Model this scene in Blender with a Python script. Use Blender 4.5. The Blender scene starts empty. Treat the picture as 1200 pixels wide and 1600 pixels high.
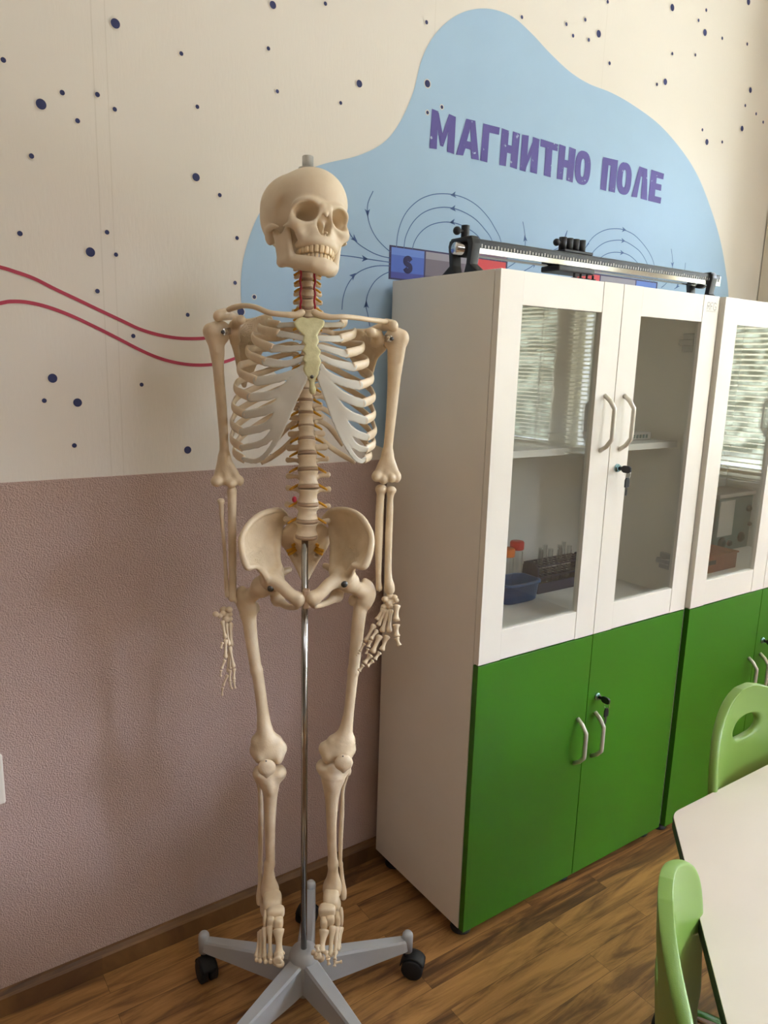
import bpy, bmesh, math, random
import numpy as np
from mathutils import Vector, Matrix

random.seed(7); rng = np.random.default_rng(7)
scene = bpy.context.scene
COL = scene.collection
PI = math.pi

# ------------------------------------------------------------------ camera
CAM = np.array([-1.101885, -1.57859, 1.4176]); PITCH, ROLL, YAW = -0.200189, -0.029413, -0.613331; FPX = 1155.09
def rot3(a, b, c):
    cx, sx, cy, sy, cz, sz = math.cos(a), math.sin(a), math.cos(b), math.sin(b), math.cos(c), math.sin(c)
    Rx = np.array([[1,0,0],[0,cx,-sx],[0,sx,cx]]); Ry = np.array([[cy,0,sy],[0,1,0],[-sy,0,cy]]); Rz = np.array([[cz,-sz,0],[sz,cz,0],[0,0,1]])
    return Rz @ Rx @ Ry
RC = rot3(PITCH, ROLL, YAW)
cam_data = bpy.data.cameras.new('camera'); cam = bpy.data.objects.new('camera', cam_data); COL.objects.link(cam)
cam_data.sensor_fit = 'HORIZONTAL'; cam_data.sensor_width = 36.0; cam_data.lens = FPX * 36.0 / 1200.0; cam_data.clip_start = 0.02
M = Matrix.Identity(4)
for i in range(3):
    M[i][0] = RC[i,0]; M[i][1] = RC[i,2]; M[i][2] = -RC[i,1]; M[i][3] = CAM[i]
cam.matrix_world = M
scene.camera = cam
def ray(u, v): return RC @ np.array([(u - 600) / FPX, 1.0, -(v - 800) / FPX])
def hit(u, v, axis, val):
    d = ray(u, v); t = (val - CAM[axis]) / d[axis]; return CAM + t * d
def WX(u, v, y=0.0):
    h = hit(u, v, 1, y); return float(h[0]), float(h[2])

# ------------------------------------------------------------------ materials
def srgb(r, g, b):
    f = lambda c: (c / 255 / 12.92) if c / 255 <= 0.04045 else ((c / 255 + 0.055) / 1.055) ** 2.4
    return (f(r), f(g), f(b), 1.0)
def new_mat(name):
    m = bpy.data.materials.new(name); m.use_nodes = True
    nt = m.node_tree; return m, nt, nt.nodes['Principled BSDF']
def node(nt, kind, **kw):
    n = nt.nodes.new(kind)
    for k, v in kw.items():
        if k in n.inputs: n.inputs[k].default_value = v
        else: setattr(n, k, v)
    return n
def mat(name, col, rough=0.5, metal=0.0, spec=0.5, var=0.0, vscale=20.0, bump=0.0, bscale=200.0, coat=0.0, sss=0.0, trans=0.0, alpha=1.0, col2=None, detail=4.0):
    m, nt, b = new_mat(name)
    b.inputs['Roughness'].default_value = rough; b.inputs['Metallic'].default_value = metal
    b.inputs['Specular IOR Level'].default_value = spec; b.inputs['Coat Weight'].default_value = coat
    b.inputs['Coat Roughness'].default_value = 0.15
    if sss: b.inputs['Subsurface Weight'].default_value = sss; b.inputs['Subsurface Radius'].default_value = (0.01, 0.006, 0.004); b.inputs['Subsurface Scale'].default_value = 0.6
    if trans: b.inputs['Transmission Weight'].default_value = trans
    b.inputs['Alpha'].default_value = alpha
    tc = node(nt, 'ShaderNodeTexCoord'); L = nt.links.new
    n = node(nt, 'ShaderNodeTexNoise', Scale=vscale, Detail=detail); L(tc.outputs['Object'], n.inputs['Vector'])
    mx = node(nt, 'ShaderNodeMix', data_type='RGBA')
    c2 = col2 if col2 else tuple(max(0, min(1, c * (1 - var))) for c in col[:3]) + (1,)
    mx.inputs['A'].default_value = c2; mx.inputs['B'].default_value = col
    ramp = node(nt, 'ShaderNodeMapRange'); ramp.inputs['From Min'].default_value = 0.35; ramp.inputs['From Max'].default_value = 0.65
    L(n.outputs['Fac'], ramp.inputs['Value']); L(ramp.outputs['Result'], mx.inputs['Factor']); L(mx.outputs['Result'], b.inputs['Base Color'])
    if bump:
        n2 = node(nt, 'ShaderNodeTexNoise', Scale=bscale, Detail=3.0); L(tc.outputs['Object'], n2.inputs['Vector'])
        bp = node(nt, 'ShaderNodeBump', Strength=bump, Distance=0.002); L(n2.outputs['Fac'], bp.inputs['Height']); L(bp.outputs['Normal'], b.inputs['Normal'])
    return m

MT = {}
BONE = srgb(225, 206, 177)
MT['bone'] = mat('bone_plastic', BONE, 0.42, var=0.10, vscale=28, bump=0.18, bscale=260, sss=0.0, col2=srgb(213, 192, 160))
MT['skull'] = mat('skull_plastic', srgb(225, 209, 183), 0.45, vscale=16, bump=0.12, bscale=180, col2=srgb(218, 199, 170))
MT['tooth'] = mat('tooth_enamel', srgb(232, 208, 168), 0.3, var=0.08)
MT['sternum'] = mat('sternum_yellow', srgb(220, 215, 172), 0.55, vscale=60, bump=0.5, bscale=120, col2=srgb(206, 201, 154))
MT['cartilage'] = mat('cartilage_translucent', srgb(222, 218, 205), 0.35, var=0.04, alpha=0.70, vscale=30)
MT['disc'] = mat('disc_rubber', srgb(176, 148, 122), 0.4, var=0.1)
MT['nerve'] = mat('nerve_yellow', srgb(214, 158, 42), 0.45, var=0.12)
MT['artery'] = mat('artery_red', srgb(176, 30, 56), 0.35, var=0.1)
MT['chrome'] = mat('chrome', (0.72, 0.72, 0.72, 1), 0.10, metal=1.0)
MT['poledark'] = mat('pole_steel', (0.42, 0.41, 0.40, 1), 0.14, metal=1.0)
MT['steel'] = mat('brushed_steel', (0.55, 0.55, 0.54, 1), 0.32, metal=1.0, var=0.1, vscale=200)
MT['darksteel'] = mat('dark_steel', (0.12, 0.12, 0.12, 1), 0.35, metal=0.9)
MT['standgrey'] = mat('stand_grey_plastic', srgb(178, 180, 182), 0.42, var=0.03, bump=0.06, bscale=400)
MT['black'] = mat('black_plastic', srgb(26, 26, 28), 0.45, var=0.15, bump=0.05)
MT['rubber'] = mat('black_rubber', srgb(20, 20, 21), 0.7, var=0.2)
MT['white'] = mat('white_laminate', srgb(240, 235, 224), 0.34, spec=0.75, var=0.02, vscale=9, bump=0.03, bscale=700)
MT['inside'] = mat('cabinet_interior_laminate', srgb(226, 223, 216), 0.5, var=0.03)
MT['green'] = mat('green_laminate', srgb(52, 112, 15), 0.38, var=0.04, vscale=6, bump=0.03, bscale=700)
MT['handle'] = mat('satin_handle', srgb(214, 208, 194), 0.35, metal=0.35, var=0.04)
MT['lockblue'] = mat('lock_plated', srgb(150, 190, 205), 0.15, metal=1.0)
MT['chairgreen'] = mat('chair_green_polypropylene', srgb(110, 142, 60), 0.36, var=0.03, bump=0.10, bscale=900)
MT['tabletop'] = mat('table_cream_laminate', srgb(196, 184, 166), 0.45, var=0.03, vscale=12)
MT['tableedge'] = mat('table_black_edge', srgb(36, 38, 44), 0.45, var=0.1)
MT['bluebox'] = mat('blue_plastic', srgb(36, 92, 150), 0.35, var=0.05)
MT['redcap'] = mat('red_cap', srgb(214, 36, 30), 0.4, var=0.05)
MT['navy'] = mat('navy_plastic', srgb(32, 32, 62), 0.45, var=0.1)
MT['boxwood'] = mat('box_wood', srgb(142, 84, 54), 0.5, col2=srgb(118, 66, 44), vscale=25)
MT['grey'] = mat('instrument_grey', srgb(186, 184, 178), 0.45, var=0.05)
MT['teal'] = mat('instrument_teal', srgb(92, 112, 110), 0.45, var=0.1)
MT['paper'] = mat('paper_white', srgb(226, 224, 216), 0.7, var=0.03)
MT['orange'] = mat('orange_cap', srgb(232, 120, 40), 0.4, var=0.05)
MT['ceiling'] = mat('ceiling_paint', srgb(232, 228, 218), 0.85, var=0.02)
MT['farwall'] = mat('far_wall_paint', srgb(150, 140, 126), 0.85, var=0.03, vscale=3)
MT['plainwall'] = mat('wall_paint', srgb(214, 204, 186), 0.85, var=0.03, vscale=3)
MT['blind'] = mat('blind_slat', srgb(238, 232, 206), 0.5, var=0.03)
MT['frame'] = mat('window_frame_white', srgb(225, 222, 214), 0.4, var=0.02)

def glass(name, tint=(0.93, 0.96, 0.94, 1), refl=1.0):
    # thin pane: clear transmission with Fresnel reflection
    m, nt, b = new_mat(name); nt.nodes.remove(b); L = nt.links.new
    out = nt.nodes['Material Output']
    t = node(nt, 'ShaderNodeBsdfTransparent'); t.inputs['Color'].default_value = tint
    g = node(nt, 'ShaderNodeBsdfGlossy', Roughness=0.0); g.inputs['Color'].default_value = (1, 1, 1, 1)
    ge = node(nt, 'ShaderNodeNewGeometry'); dt = node(nt, 'ShaderNodeVectorMath', operation='DOT_PRODUCT'); L(ge.outputs['Incoming'], dt.inputs[0]); L(ge.outputs['Normal'], dt.inputs[1])
    ab = node(nt, 'ShaderNodeMath', operation='ABSOLUTE'); L(dt.outputs['Value'], ab.inputs[0])
    om = node(nt, 'ShaderNodeMath', operation='SUBTRACT'); om.inputs[0].default_value = 1.0; L(ab.outputs[0], om.inputs[1])
    pw = node(nt, 'ShaderNodeMath', operation='POWER'); L(om.outputs[0], pw.inputs[0]); pw.inputs[1].default_value = 5.0
    mu = node(nt, 'ShaderNodeMath', operation='MULTIPLY_ADD', use_clamp=True); L(pw.outputs[0], mu.inputs[0]); mu.inputs[1].default_value = 0.96 * refl; mu.inputs[2].default_value = 0.042 * refl
    mx = node(nt, 'ShaderNodeMixShader'); L(mu.outputs[0], mx.inputs[0]); L(t.outputs[0], mx.inputs[1]); L(g.outputs[0], mx.inputs[2]); L(mx.outputs[0], out.inputs['Surface'])
    return m
MT['glass'] = glass('cabinet_glass', (0.94, 0.955, 0.945, 1), 1.5)
MT['winglass'] = glass('window_glass', (0.95, 0.97, 0.96, 1), 1.0)
MT['tubeglass'] = glass('test_tube_glass', (0.95, 0.96, 0.96, 1), 1.6)

def wallpaper_mat():
    m, nt, b = new_mat('wallpaper_cream'); L = nt.links.new
    b.inputs['Roughness'].default_value = 0.6; b.inputs['Specular IOR Level'].default_value = 0.3
    tc = node(nt, 'ShaderNodeTexCoord'); sp = node(nt, 'ShaderNodeSeparateXYZ'); L(tc.outputs['Object'], sp.inputs[0])
    n = node(nt, 'ShaderNodeTexNoise', Scale=2.2, Detail=3.0); L(tc.outputs['Object'], n.inputs['Vector'])
    mx = node(nt, 'ShaderNodeMix', data_type='RGBA'); mx.inputs['A'].default_value = srgb(224, 218, 208); mx.inputs['B'].default_value = srgb(231, 225, 216)
    L(n.outputs['Fac'], mx.inputs['Factor'])
    # overlap seams of the wallpaper lengths: a thin raised step at fixed X
    prev = None
    for xs, w in ((-0.690, 0.0012), (-0.665, 0.0010), (0.118, 0.0008), (0.735, 0.0008)):
        a = node(nt, 'ShaderNodeMath', operation='SUBTRACT'); L(sp.outputs['X'], a.inputs[0]); a.inputs[1].default_value = xs
        c = node(nt, 'ShaderNodeMath', operation='ABSOLUTE'); L(a.outputs[0], c.inputs[0])
        d = node(nt, 'ShaderNodeMath', operation='LESS_THAN'); L(c.outputs[0], d.inputs[0]); d.inputs[1].default_value = w
        if prev is None: prev = d
        else:
            s = node(nt, 'ShaderNodeMath', operation='MAXIMUM'); L(prev.outputs[0], s.inputs[0]); L(d.outputs[0], s.inputs[1]); prev = s
    mm = node(nt, 'ShaderNodeMix', data_type='RGBA'); L(mx.outputs['Result'], mm.inputs['A']); mm.inputs['B'].default_value = srgb(213, 206, 194)
    k = node(nt, 'ShaderNodeMath', operation='MULTIPLY'); L(prev.outputs[0], k.inputs[0]); k.inputs[1].default_value = 0.6
    L(k.outputs[0], mm.inputs['Factor']); L(mm.outputs['Result'], b.inputs['Base Color'])
    # fine woven grain
    w1 = node(nt, 'ShaderNodeTexNoise', Scale=160.0, Detail=2.0)
    mp = node(nt, 'ShaderNodeMapping'); mp.inputs['Scale'].default_value = (1, 1, 0.25); L(tc.outputs['Object'], mp.inputs['Vector']); L(mp.outputs['Vector'], w1.inputs['Vector'])
    n3 = node(nt, 'ShaderNodeTexNoise', Scale=5.0, Detail=4.0); L(tc.outputs['Object'], n3.inputs['Vector'])
    ad = node(nt, 'ShaderNodeMath', operation='MULTIPLY_ADD'); L(n3.outputs['Fac'], ad.inputs[0]); ad.inputs[1].default_value = 2.0; L(w1.outputs['Fac'], ad.inputs[2])
    bp = node(nt, 'ShaderNodeBump', Strength=0.10, Distance=0.003); L(ad.outputs[0], bp.inputs['Height']); L(bp.outputs['Normal'], b.inputs['Normal'])
    return m
MT['wallpaper'] = wallpaper_mat()

def plaster_mat():
    m, nt, b = new_mat('dado_plaster'); L = nt.links.new
    b.inputs['Roughness'].default_value = 0.5; b.inputs['Specular IOR Level'].default_value = 0.45
    tc = node(nt, 'ShaderNodeTexCoord')
    n = node(nt, 'ShaderNodeTexNoise', Scale=1.6, Detail=3.0); L(tc.outputs['Object'], n.inputs['Vector'])
    mx = node(nt, 'ShaderNodeMix', data_type='RGBA'); mx.inputs['A'].default_value = srgb(182, 158, 148); mx.inputs['B'].default_value = srgb(193, 168, 157)
    L(n.outputs['Fac'], mx.inputs['Factor']); L(mx.outputs['Result'], b.inputs['Base Color'])
    n1 = node(nt, 'ShaderNodeTexNoise', Scale=330.0, Detail=2.0, Roughness=0.5); L(tc.outputs['Object'], n1.inputs['Vector'])
    bp = node(nt, 'ShaderNodeBump', Strength=0.9, Distance=0.005); L(n1.outputs['Fac'], bp.inputs['Height']); L(bp.outputs['Normal'], b.inputs['Normal'])
    return m
MT['plaster'] = plaster_mat()

def wood_floor_mat(name, planks=True, dark=1.0):
    m, nt, b = new_mat(name); L = nt.links.new
    b.inputs['Roughness'].default_value = 0.38; b.inputs['Specular IOR Level'].default_value = 0.4
    tc = node(nt, 'ShaderNodeTexCoord')
    br = node(nt, 'ShaderNodeTexBrick'); br.offset = 0.37; br.offset_frequency = 2; br.squash = 1.0
    br.inputs['Scale'].default_value = 1.0; br.inputs['Brick Width'].default_value = 0.62; br.inputs['Row Height'].default_value = 0.065
    br.inputs['Mortar Size'].default_value = 0.0004; br.inputs['Mortar Smooth'].default_value = 0.1; br.inputs['Bias'].default_value = 0.0
    br.inputs['Color1'].default_value = (0, 0, 0, 1); br.inputs['Color2'].default_value = (1, 1, 1, 1); br.inputs['Mortar'].default_value = (0.5, 0.5, 0.5, 1)
    mp = node(nt, 'ShaderNodeMapping'); mp.inputs['Location'].default_value = (0.145, 0.015, 0)
    L(tc.outputs['Object'], mp.inputs['Vector']); L(mp.outputs['Vector'], br.inputs['Vector'])
    sep = node(nt, 'ShaderNodeSeparateColor'); L(br.outputs['Color'], sep.inputs[0])
    # grain: stretched distorted noise, shifted per plank
    cmb = node(nt, 'ShaderNodeCombineXYZ'); k1 = node(nt, 'ShaderNodeMath', operation='MULTIPLY'); k1.inputs[1].default_value = 37.0
    L(sep.outputs[0], k1.inputs[0]); L(k1.outputs[0], cmb.inputs['Z']); L(k1.outputs[0], cmb.inputs['X'])
    va = node(nt, 'ShaderNodeVectorMath', operation='ADD'); L(tc.outputs['Object'], va.inputs[0]); L(cmb.outputs[0], va.inputs[1])
    mg = node(nt, 'ShaderNodeMapping'); mg.inputs['Scale'].default_value = (1.0, 8.0, 1.0); L(va.outputs[0], mg.inputs['Vector'])
    g1 = node(nt, 'ShaderNodeTexNoise', Scale=2.6, Detail=6.0, Roughness=0.6, Distortion=1.6); L(mg.outputs['Vector'], g1.inputs['Vector'])
    mg2 = node(nt, 'ShaderNodeMapping'); mg2.inputs['Scale'].default_value = (4.0, 70.0, 1.0); L(va.outputs[0], mg2.inputs['Vector'])
    g2 = node(nt, 'ShaderNodeTexNoise', Scale=4.0, Detail=4.0, Roughness=0.7, Distortion=0.4); L(mg2.outputs['Vector'], g2.inputs['Vector'])
    rp = node(nt, 'ShaderNodeValToRGB'); e = rp.color_ramp.elements
    e[0].position = 0.30; e[0].color = srgb(86, 59, 39); e[1].position = 0.68; e[1].color = srgb(178, 132, 80)
    x = e.new(0.44); x.color = srgb(122, 86, 53); x = e.new(0.54); x.color = srgb(154, 112, 66)
    a1 = node(nt, 'ShaderNodeMath', operation='MULTIPLY_ADD'); L(sep.outputs[0], a1.inputs[0]); a1.inputs[1].default_value = 0.17; a1.inputs[2].default_value = -0.09
    a2 = node(nt, 'ShaderNodeMath', operation='ADD'); L(g1.outputs['Fac'], a2.inputs[0]); L(a1.outputs[0], a2.inputs[1])
    a3 = node(nt, 'ShaderNodeMath', operation='MULTIPLY_ADD'); L(g2.outputs['Fac'], a3.inputs[0]); a3.inputs[1].default_value = 0.22; L(a2.outputs[0], a3.inputs[2])
    a4 = node(nt, 'ShaderNodeMath', operation='SUBTRACT'); L(a3.outputs[0], a4.inputs[0]); a4.inputs[1].default_value = 0.11
    L(a4.outputs[0] if planks else g1.outputs['Fac'], rp.inputs['Fac'])
    mx = node(nt, 'ShaderNodeMix', data_type='RGBA'); L(rp.outputs['Color'], mx.inputs['A']); mx.inputs['B'].default_value = srgb(60, 42, 30)
    if planks: L(br.outputs['Fac'], mx.inputs['Factor'])
    else: mx.inputs['Factor'].default_value = 0.55
    L(mx.outputs['Result'], b.inputs['Base Color'])
    bp = node(nt, 'ShaderNodeBump', Strength=0.15, Distance=0.001); L(g2.outputs['Fac'], bp.inputs['Height']); L(bp.outputs['Normal'], b.inputs['Normal'])
    return m
MT['floor'] = wood_floor_mat('floor_laminate'); MT['baseboard'] = wood_floor_mat('baseboard_wood', False)
def flat_print(name, col, speck=0.0):
    m, nt, b = new_mat(name); L = nt.links.new
    b.inputs['Roughness'].default_value = 0.6; b.inputs['Specular IOR Level'].default_value = 0.3
    tc = node(nt, 'ShaderNodeTexCoord'); n = node(nt, 'ShaderNodeTexNoise', Scale=55.0 if speck else 3.0, Detail=4.0, Roughness=0.6); L(tc.outputs['Object'], n.inputs['Vector'])
    mx = node(nt, 'ShaderNodeMix', data_type='RGBA'); mx.inputs['A'].default_value = col
    mx.inputs['B'].default_value = srgb(176, 190, 214) if speck else tuple(c * 0.97 for c in col[:3]) + (1,)
    mr = node(nt, 'ShaderNodeMapRange'); mr.inputs['From Min'].default_value = 0.64 if speck else 0.4; mr.inputs['From Max'].default_value = 0.68 if speck else 0.6
    L(n.outputs['Fac'], mr.inputs['Value']); L(mr.outputs['Result'], mx.inputs['Factor']); L(mx.outputs['Result'], b.inputs['Base Color'])
    return m
MT['p_blob'] = flat_print('print_light_blue', srgb(166, 195, 221)); MT['p_title'] = flat_print('print_violet', srgb(92, 84, 150), 1)
MT['p_line'] = flat_print('print_line_blue', srgb(82, 108, 160)); MT['p_dot'] = flat_print('print_dot_navy', srgb(52, 58, 100)); MT['p_red'] = flat_print('print_wave_red', srgb(178, 66, 88))
MT['p_halo'] = flat_print('print_dot_halo', srgb(226, 218, 206))
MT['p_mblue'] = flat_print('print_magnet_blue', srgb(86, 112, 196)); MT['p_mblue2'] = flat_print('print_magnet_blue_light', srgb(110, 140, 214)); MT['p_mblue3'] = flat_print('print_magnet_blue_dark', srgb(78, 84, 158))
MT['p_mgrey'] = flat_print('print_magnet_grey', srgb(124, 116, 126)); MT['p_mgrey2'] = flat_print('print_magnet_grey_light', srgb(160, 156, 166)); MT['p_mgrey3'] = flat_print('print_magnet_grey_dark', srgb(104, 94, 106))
MT['p_mred'] = flat_print('print_magnet_red', srgb(216, 82, 86)); MT['p_mframe'] = flat_print('print_magnet_outline', srgb(66, 62, 96)); MT['p_s'] = flat_print('print_letter_dark', srgb(52, 52, 92))
MT['p_logo'] = flat_print('print_logo_grey', srgb(150, 144, 136))

# ------------------------------------------------------------------ object helpers
def link(name, me, m=None, parent=None, smooth=False):
    o = bpy.data.objects.new(name, me); COL.objects.link(o)
    if m is not None and not me.materials:
        for mm in (m if isinstance(m, (list, tuple)) else [m]): me.materials.append(mm)
    if smooth:
        me.polygons.foreach_set('use_smooth', [True] * len(me.polygons))
    if parent is not None: o.parent = parent
    return o
def thing(name, label, cat, loc=(0, 0, 0), rz=0.0, group=None):
    o = bpy.data.objects.new(name, None); COL.objects.link(o); o.empty_display_size = 0.05
    o.location = loc; o.rotation_euler = (0, 0, rz)
    return tag(o, label, cat, group)
def tag(o, label, cat, group=None):
    o['label'] = label; o['category'] = cat
    if group: o['group'] = group
    return o
def struct(o):
    o['kind'] = 'structure'; return o
def evald(o):
    # bake modifiers of a scratch object into a new mesh and drop the scratch
    dg = bpy.context.evaluated_depsgraph_get(); dg.update()
    me = bpy.data.meshes.new_from_object(o.evaluated_get(dg)); bpy.data.objects.remove(o); return me

class MB:
    def __init__(s): s.bm = bmesh.new(); s.mi = 0
    def _mark(s, n0):
        s.bm.faces.ensure_lookup_table()
        for f in s.bm.faces[n0:]: f.material_index = s.mi
    def box(s, x0, x1, y0, y1, z0, z1, bev=0.0, seg=2, mtx=None):
        n0 = len(s.bm.faces)
        r = bmesh.ops.create_cube(s.bm, size=1.0); vs = r['verts']
        for v in vs:
            v.co = Vector((x0 + (v.co.x + .5) * (x1 - x0), y0 + (v.co.y + .5) * (y1 - y0), z0 + (v.co.z + .5) * (z1 - z0)))
        if mtx is not None:
            for v in vs: v.co = mtx @ v.co
        if bev:
            es = list({e for v in vs for e in v.link_edges})
            bmesh.ops.bevel(s.bm, geom=es, offset=bev, segments=seg, profile=0.5, affect='EDGES')
        s._mark(n0); return s
    def tube(s, pts, rad, seg=10, caps=True, flat=None, up=None):
        # swept tube; rad scalar/list; flat=(a,b) gives an elliptical section scaled in (normal, binormal)
        n0 = len(s.bm.faces)
        P = [Vector(p) for p in pts]; n = len(P)
        R = rad if isinstance(rad, (list, tuple, np.ndarray)) else [rad] * n
        T = []
        for i in range(n):
            a = P[max(0, i - 1)]; b = P[min(n - 1, i + 1)]; t = (b - a); t = t.normalized() if t.length > 1e-9 else Vector((0, 0, 1)); T.append(t)
        ref = Vector(up) if up is not None else (Vector((0, 0, 1)) if abs(T[0].z) < 0.9 else Vector((1, 0, 0)))
        N = (ref - T[0] * ref.dot(T[0])).normalized(); rings = []
        for i in range(n):
            if up is not None: N2 = ref - T[i] * ref.dot(T[i])
            else: N2 = N - T[i] * N.dot(T[i])
            if N2.length > 1e-6: N = N2.normalized()
            B = T[i].cross(N)
            fa, fb = (1, 1) if flat is None else (flat[i] if isinstance(flat, list) else flat)
            rings.append([s.bm.verts.new(P[i] + (N * math.cos(2 * PI * k / seg) * fa + B * math.sin(2 * PI * k / seg) * fb) * R[i]) for k in range(seg)])
        for i in range(n - 1):
            for k in range(seg):
                s.bm.faces.new((rings[i][k], rings[i][(k + 1) % seg], rings[i + 1][(k + 1) % seg], rings[i + 1][k]))
        if caps:
            s.bm.faces.new(rings[0][::-1]); s.bm.faces.new(rings[-1])
        s._mark(n0); return s
    def lathe(s, prof, seg=24, mtx=None, caps=True):
        n0 = len(s.bm.faces); rings = []
        for (r, z) in prof:
            ring = []
            for k in range(seg):
                v = Vector((r * math.cos(2 * PI * k / seg), r * math.sin(2 * PI * k / seg), z))
                ring.append(s.bm.verts.new(mtx @ v if mtx is not None else v))
            rings.append(ring)
        for i in range(len(rings) - 1):
            for k in range(seg):
                s.bm.faces.new((rings[i][k], rings[i][(k + 1) % seg], rings[i + 1][(k + 1) % seg], rings[i + 1][k]))
        if caps:
            s.bm.faces.new(rings[0][::-1]); s.bm.faces.new(rings[-1])
        s._mark(n0); return s
    def prism(s, poly, h0, h1, axis='z', mtx=None, bev=0.0):
        # polygon extruded along an axis; poly in the other two coordinates
        n0 = len(s.bm.faces)
        def P(a, b, h):
            v = Vector((a, b, h)) if axis == 'z' else (Vector((a, h, b)) if axis == 'y' else Vector((h, a, b)))
            return mtx @ v if mtx is not None else v
        lo = [s.bm.verts.new(P(a, b, h0)) for a, b in poly]; hi = [s.bm.verts.new(P(a, b, h1)) for a, b in poly]; n = len(poly)
        fs = [s.bm.faces.new(lo[::-1]), s.bm.faces.new(hi)]
        for k in range(n): fs.append(s.bm.faces.new((lo[k], lo[(k + 1) % n], hi[(k + 1) % n], hi[k])))
        bmesh.ops.recalc_face_normals(s.bm, faces=fs)
        if bev:
            bmesh.ops.bevel(s.bm, geom=list({e for f in fs for e in f.edges}), offset=bev, segments=2, profile=0.5, affect='EDGES')
        s._mark(n0); return s
    def sphere(s, c, r, seg=16, scale=(1, 1, 1)):
        n0 = len(s.bm.faces)
        res = bmesh.ops.create_uvsphere(s.bm, u_segments=seg, v_segments=max(6, seg // 2), radius=1.0)
        for v in res['verts']: v.co = Vector((c[0] + v.co.x * r * scale[0], c[1] + v.co.y * r * scale[1], c[2] + v.co.z * r * scale[2]))
        s._mark(n0); return s
    def mesh(s, name):
        me = bpy.data.meshes.new(name); s.bm.to_mesh(me); s.bm.free(); return me
    def obj(s, name, m, parent=None, smooth=False, auto=False):
        if auto:
            for e in s.bm.edges:
                if len(e.link_faces) == 2 and e.calc_face_angle(0) > 0.6: e.smooth = False
            smooth = True
        return link(name, s.mesh(name), m, parent, smooth)
def catmull(pts, n=8, closed=False):
    P = [np.array(p, float) for p in pts]; out = []; m = len(P)
    rngi = range(m) if closed else range(m - 1)
    for i in rngi:
        p0 = P[(i - 1) % m] if closed or i > 0 else P[0]; p1 = P[i]; p2 = P[(i + 1) % m]; p3 = P[(i + 2) % m] if closed or i + 2 < m else P[-1]
        for k in range(n):
            t = k / n
            out.append(0.5 * ((2 * p1) + (-p0 + p2) * t + (2 * p0 - 5 * p1 + 4 * p2 - p3) * t * t + (-p0 + 3 * p1 - 3 * p2 + p3) * t ** 3))
    if not closed: out.append(P[-1])
    return out
SKY, EXPO = 64.0, 0.72; FILLS = [(-2.6, -2.8, 6), (0.4, -2.2, 8), (0.4, -4.0, 12)]
# ------------------------------------------------------------------ room shell
RX, LX, FY, CZ = 2.25, -5.0, -5.2, 2.95
ZD = 1.1675                                   # dado top
DY = -0.004
struct(MB().box(LX - .1, RX + .1, FY - .1, 0.1, -0.08, 0.0).obj('floor', MT['floor']))
struct(MB().box(LX - .1, RX + .1, FY - .1, 0.1, CZ, CZ + 0.1).obj('ceiling', MT['ceiling']))
struct(MB().box(LX, RX, 0.0, 0.1, 0.0, CZ).obj('wall_back', MT['wallpaper']))
struct(MB().box(LX - .1, LX, FY, 0.1, 0.0, CZ).obj('wall_left', MT['farwall']))
struct(MB().box(LX, RX, FY - .1, FY, 0.0, CZ).obj('wall_front', MT['farwall']))
struct(MB().box(LX, RX, DY, 0.0, 0.0, ZD, bev=0.0015).obj('trim_1', MT['plaster']))
bb = MB(); bb.prism([(DY, 0), (-0.018, 0), (-0.018, 0.045), (-0.010, 0.058), (DY, 0.060)], LX, RX, 'x')
struct(bb.obj('baseboard_back', MT['baseboard']))
# right wall with four window openings (sill ~0.9 m)
SILL, HEAD = 0.92, 2.55
OPEN = [(-5.0, -3.75), (-3.55, -2.27), (-2.15, -1.78), (-1.37, -0.42)]
wr = MB(); ys = [FY] + [v for o in OPEN for v in o] + [0.0]
for i in range(0, len(ys), 2): wr.box(RX, RX + .14, ys[i], ys[i + 1], 0, CZ)
for a, b in OPEN: wr.box(RX, RX + .14, a, b, 0, SILL); wr.box(RX, RX + .14, a, b, HEAD, CZ)
struct(wr.obj('wall_right', MT['plainwall']))
for i, (a, b) in enumerate(OPEN):
    f = MB(); X0, X1 = RX + .04, RX + .10; t = 0.055
    f.box(X0, X1, a, a + t, SILL, HEAD, .004); f.box(X0, X1, b - t, b, SILL, HEAD, .004); f.box(X0, X1, a + t, b - t, SILL, SILL + t, .004); f.box(X0, X1, a + t, b - t, HEAD - t, HEAD, .004)
    if b - a > 1.0: f.box(X0, X1, (a + b) / 2 - .035, (a + b) / 2 + .035, SILL + t, HEAD - t, .004)
    w = struct(f.obj('window_%d' % (i + 1), MT['frame']))
    MB().box(RX + .068, RX + .072, a + t, b - t, SILL + t, HEAD - t).obj('pane', MT['winglass'], w)
    s = MB(); s.box(RX - .002, RX + .04, a - .01, b + .01, SILL - .025, SILL, .004); s.obj('window_sill', MT['frame'], w)
struct(MB().box(1.70, RX, -0.30, DY, 0, CZ).obj('shade_column', MT['plainwall']))  # unseen corner column, added to cast shade on the back wall
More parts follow.
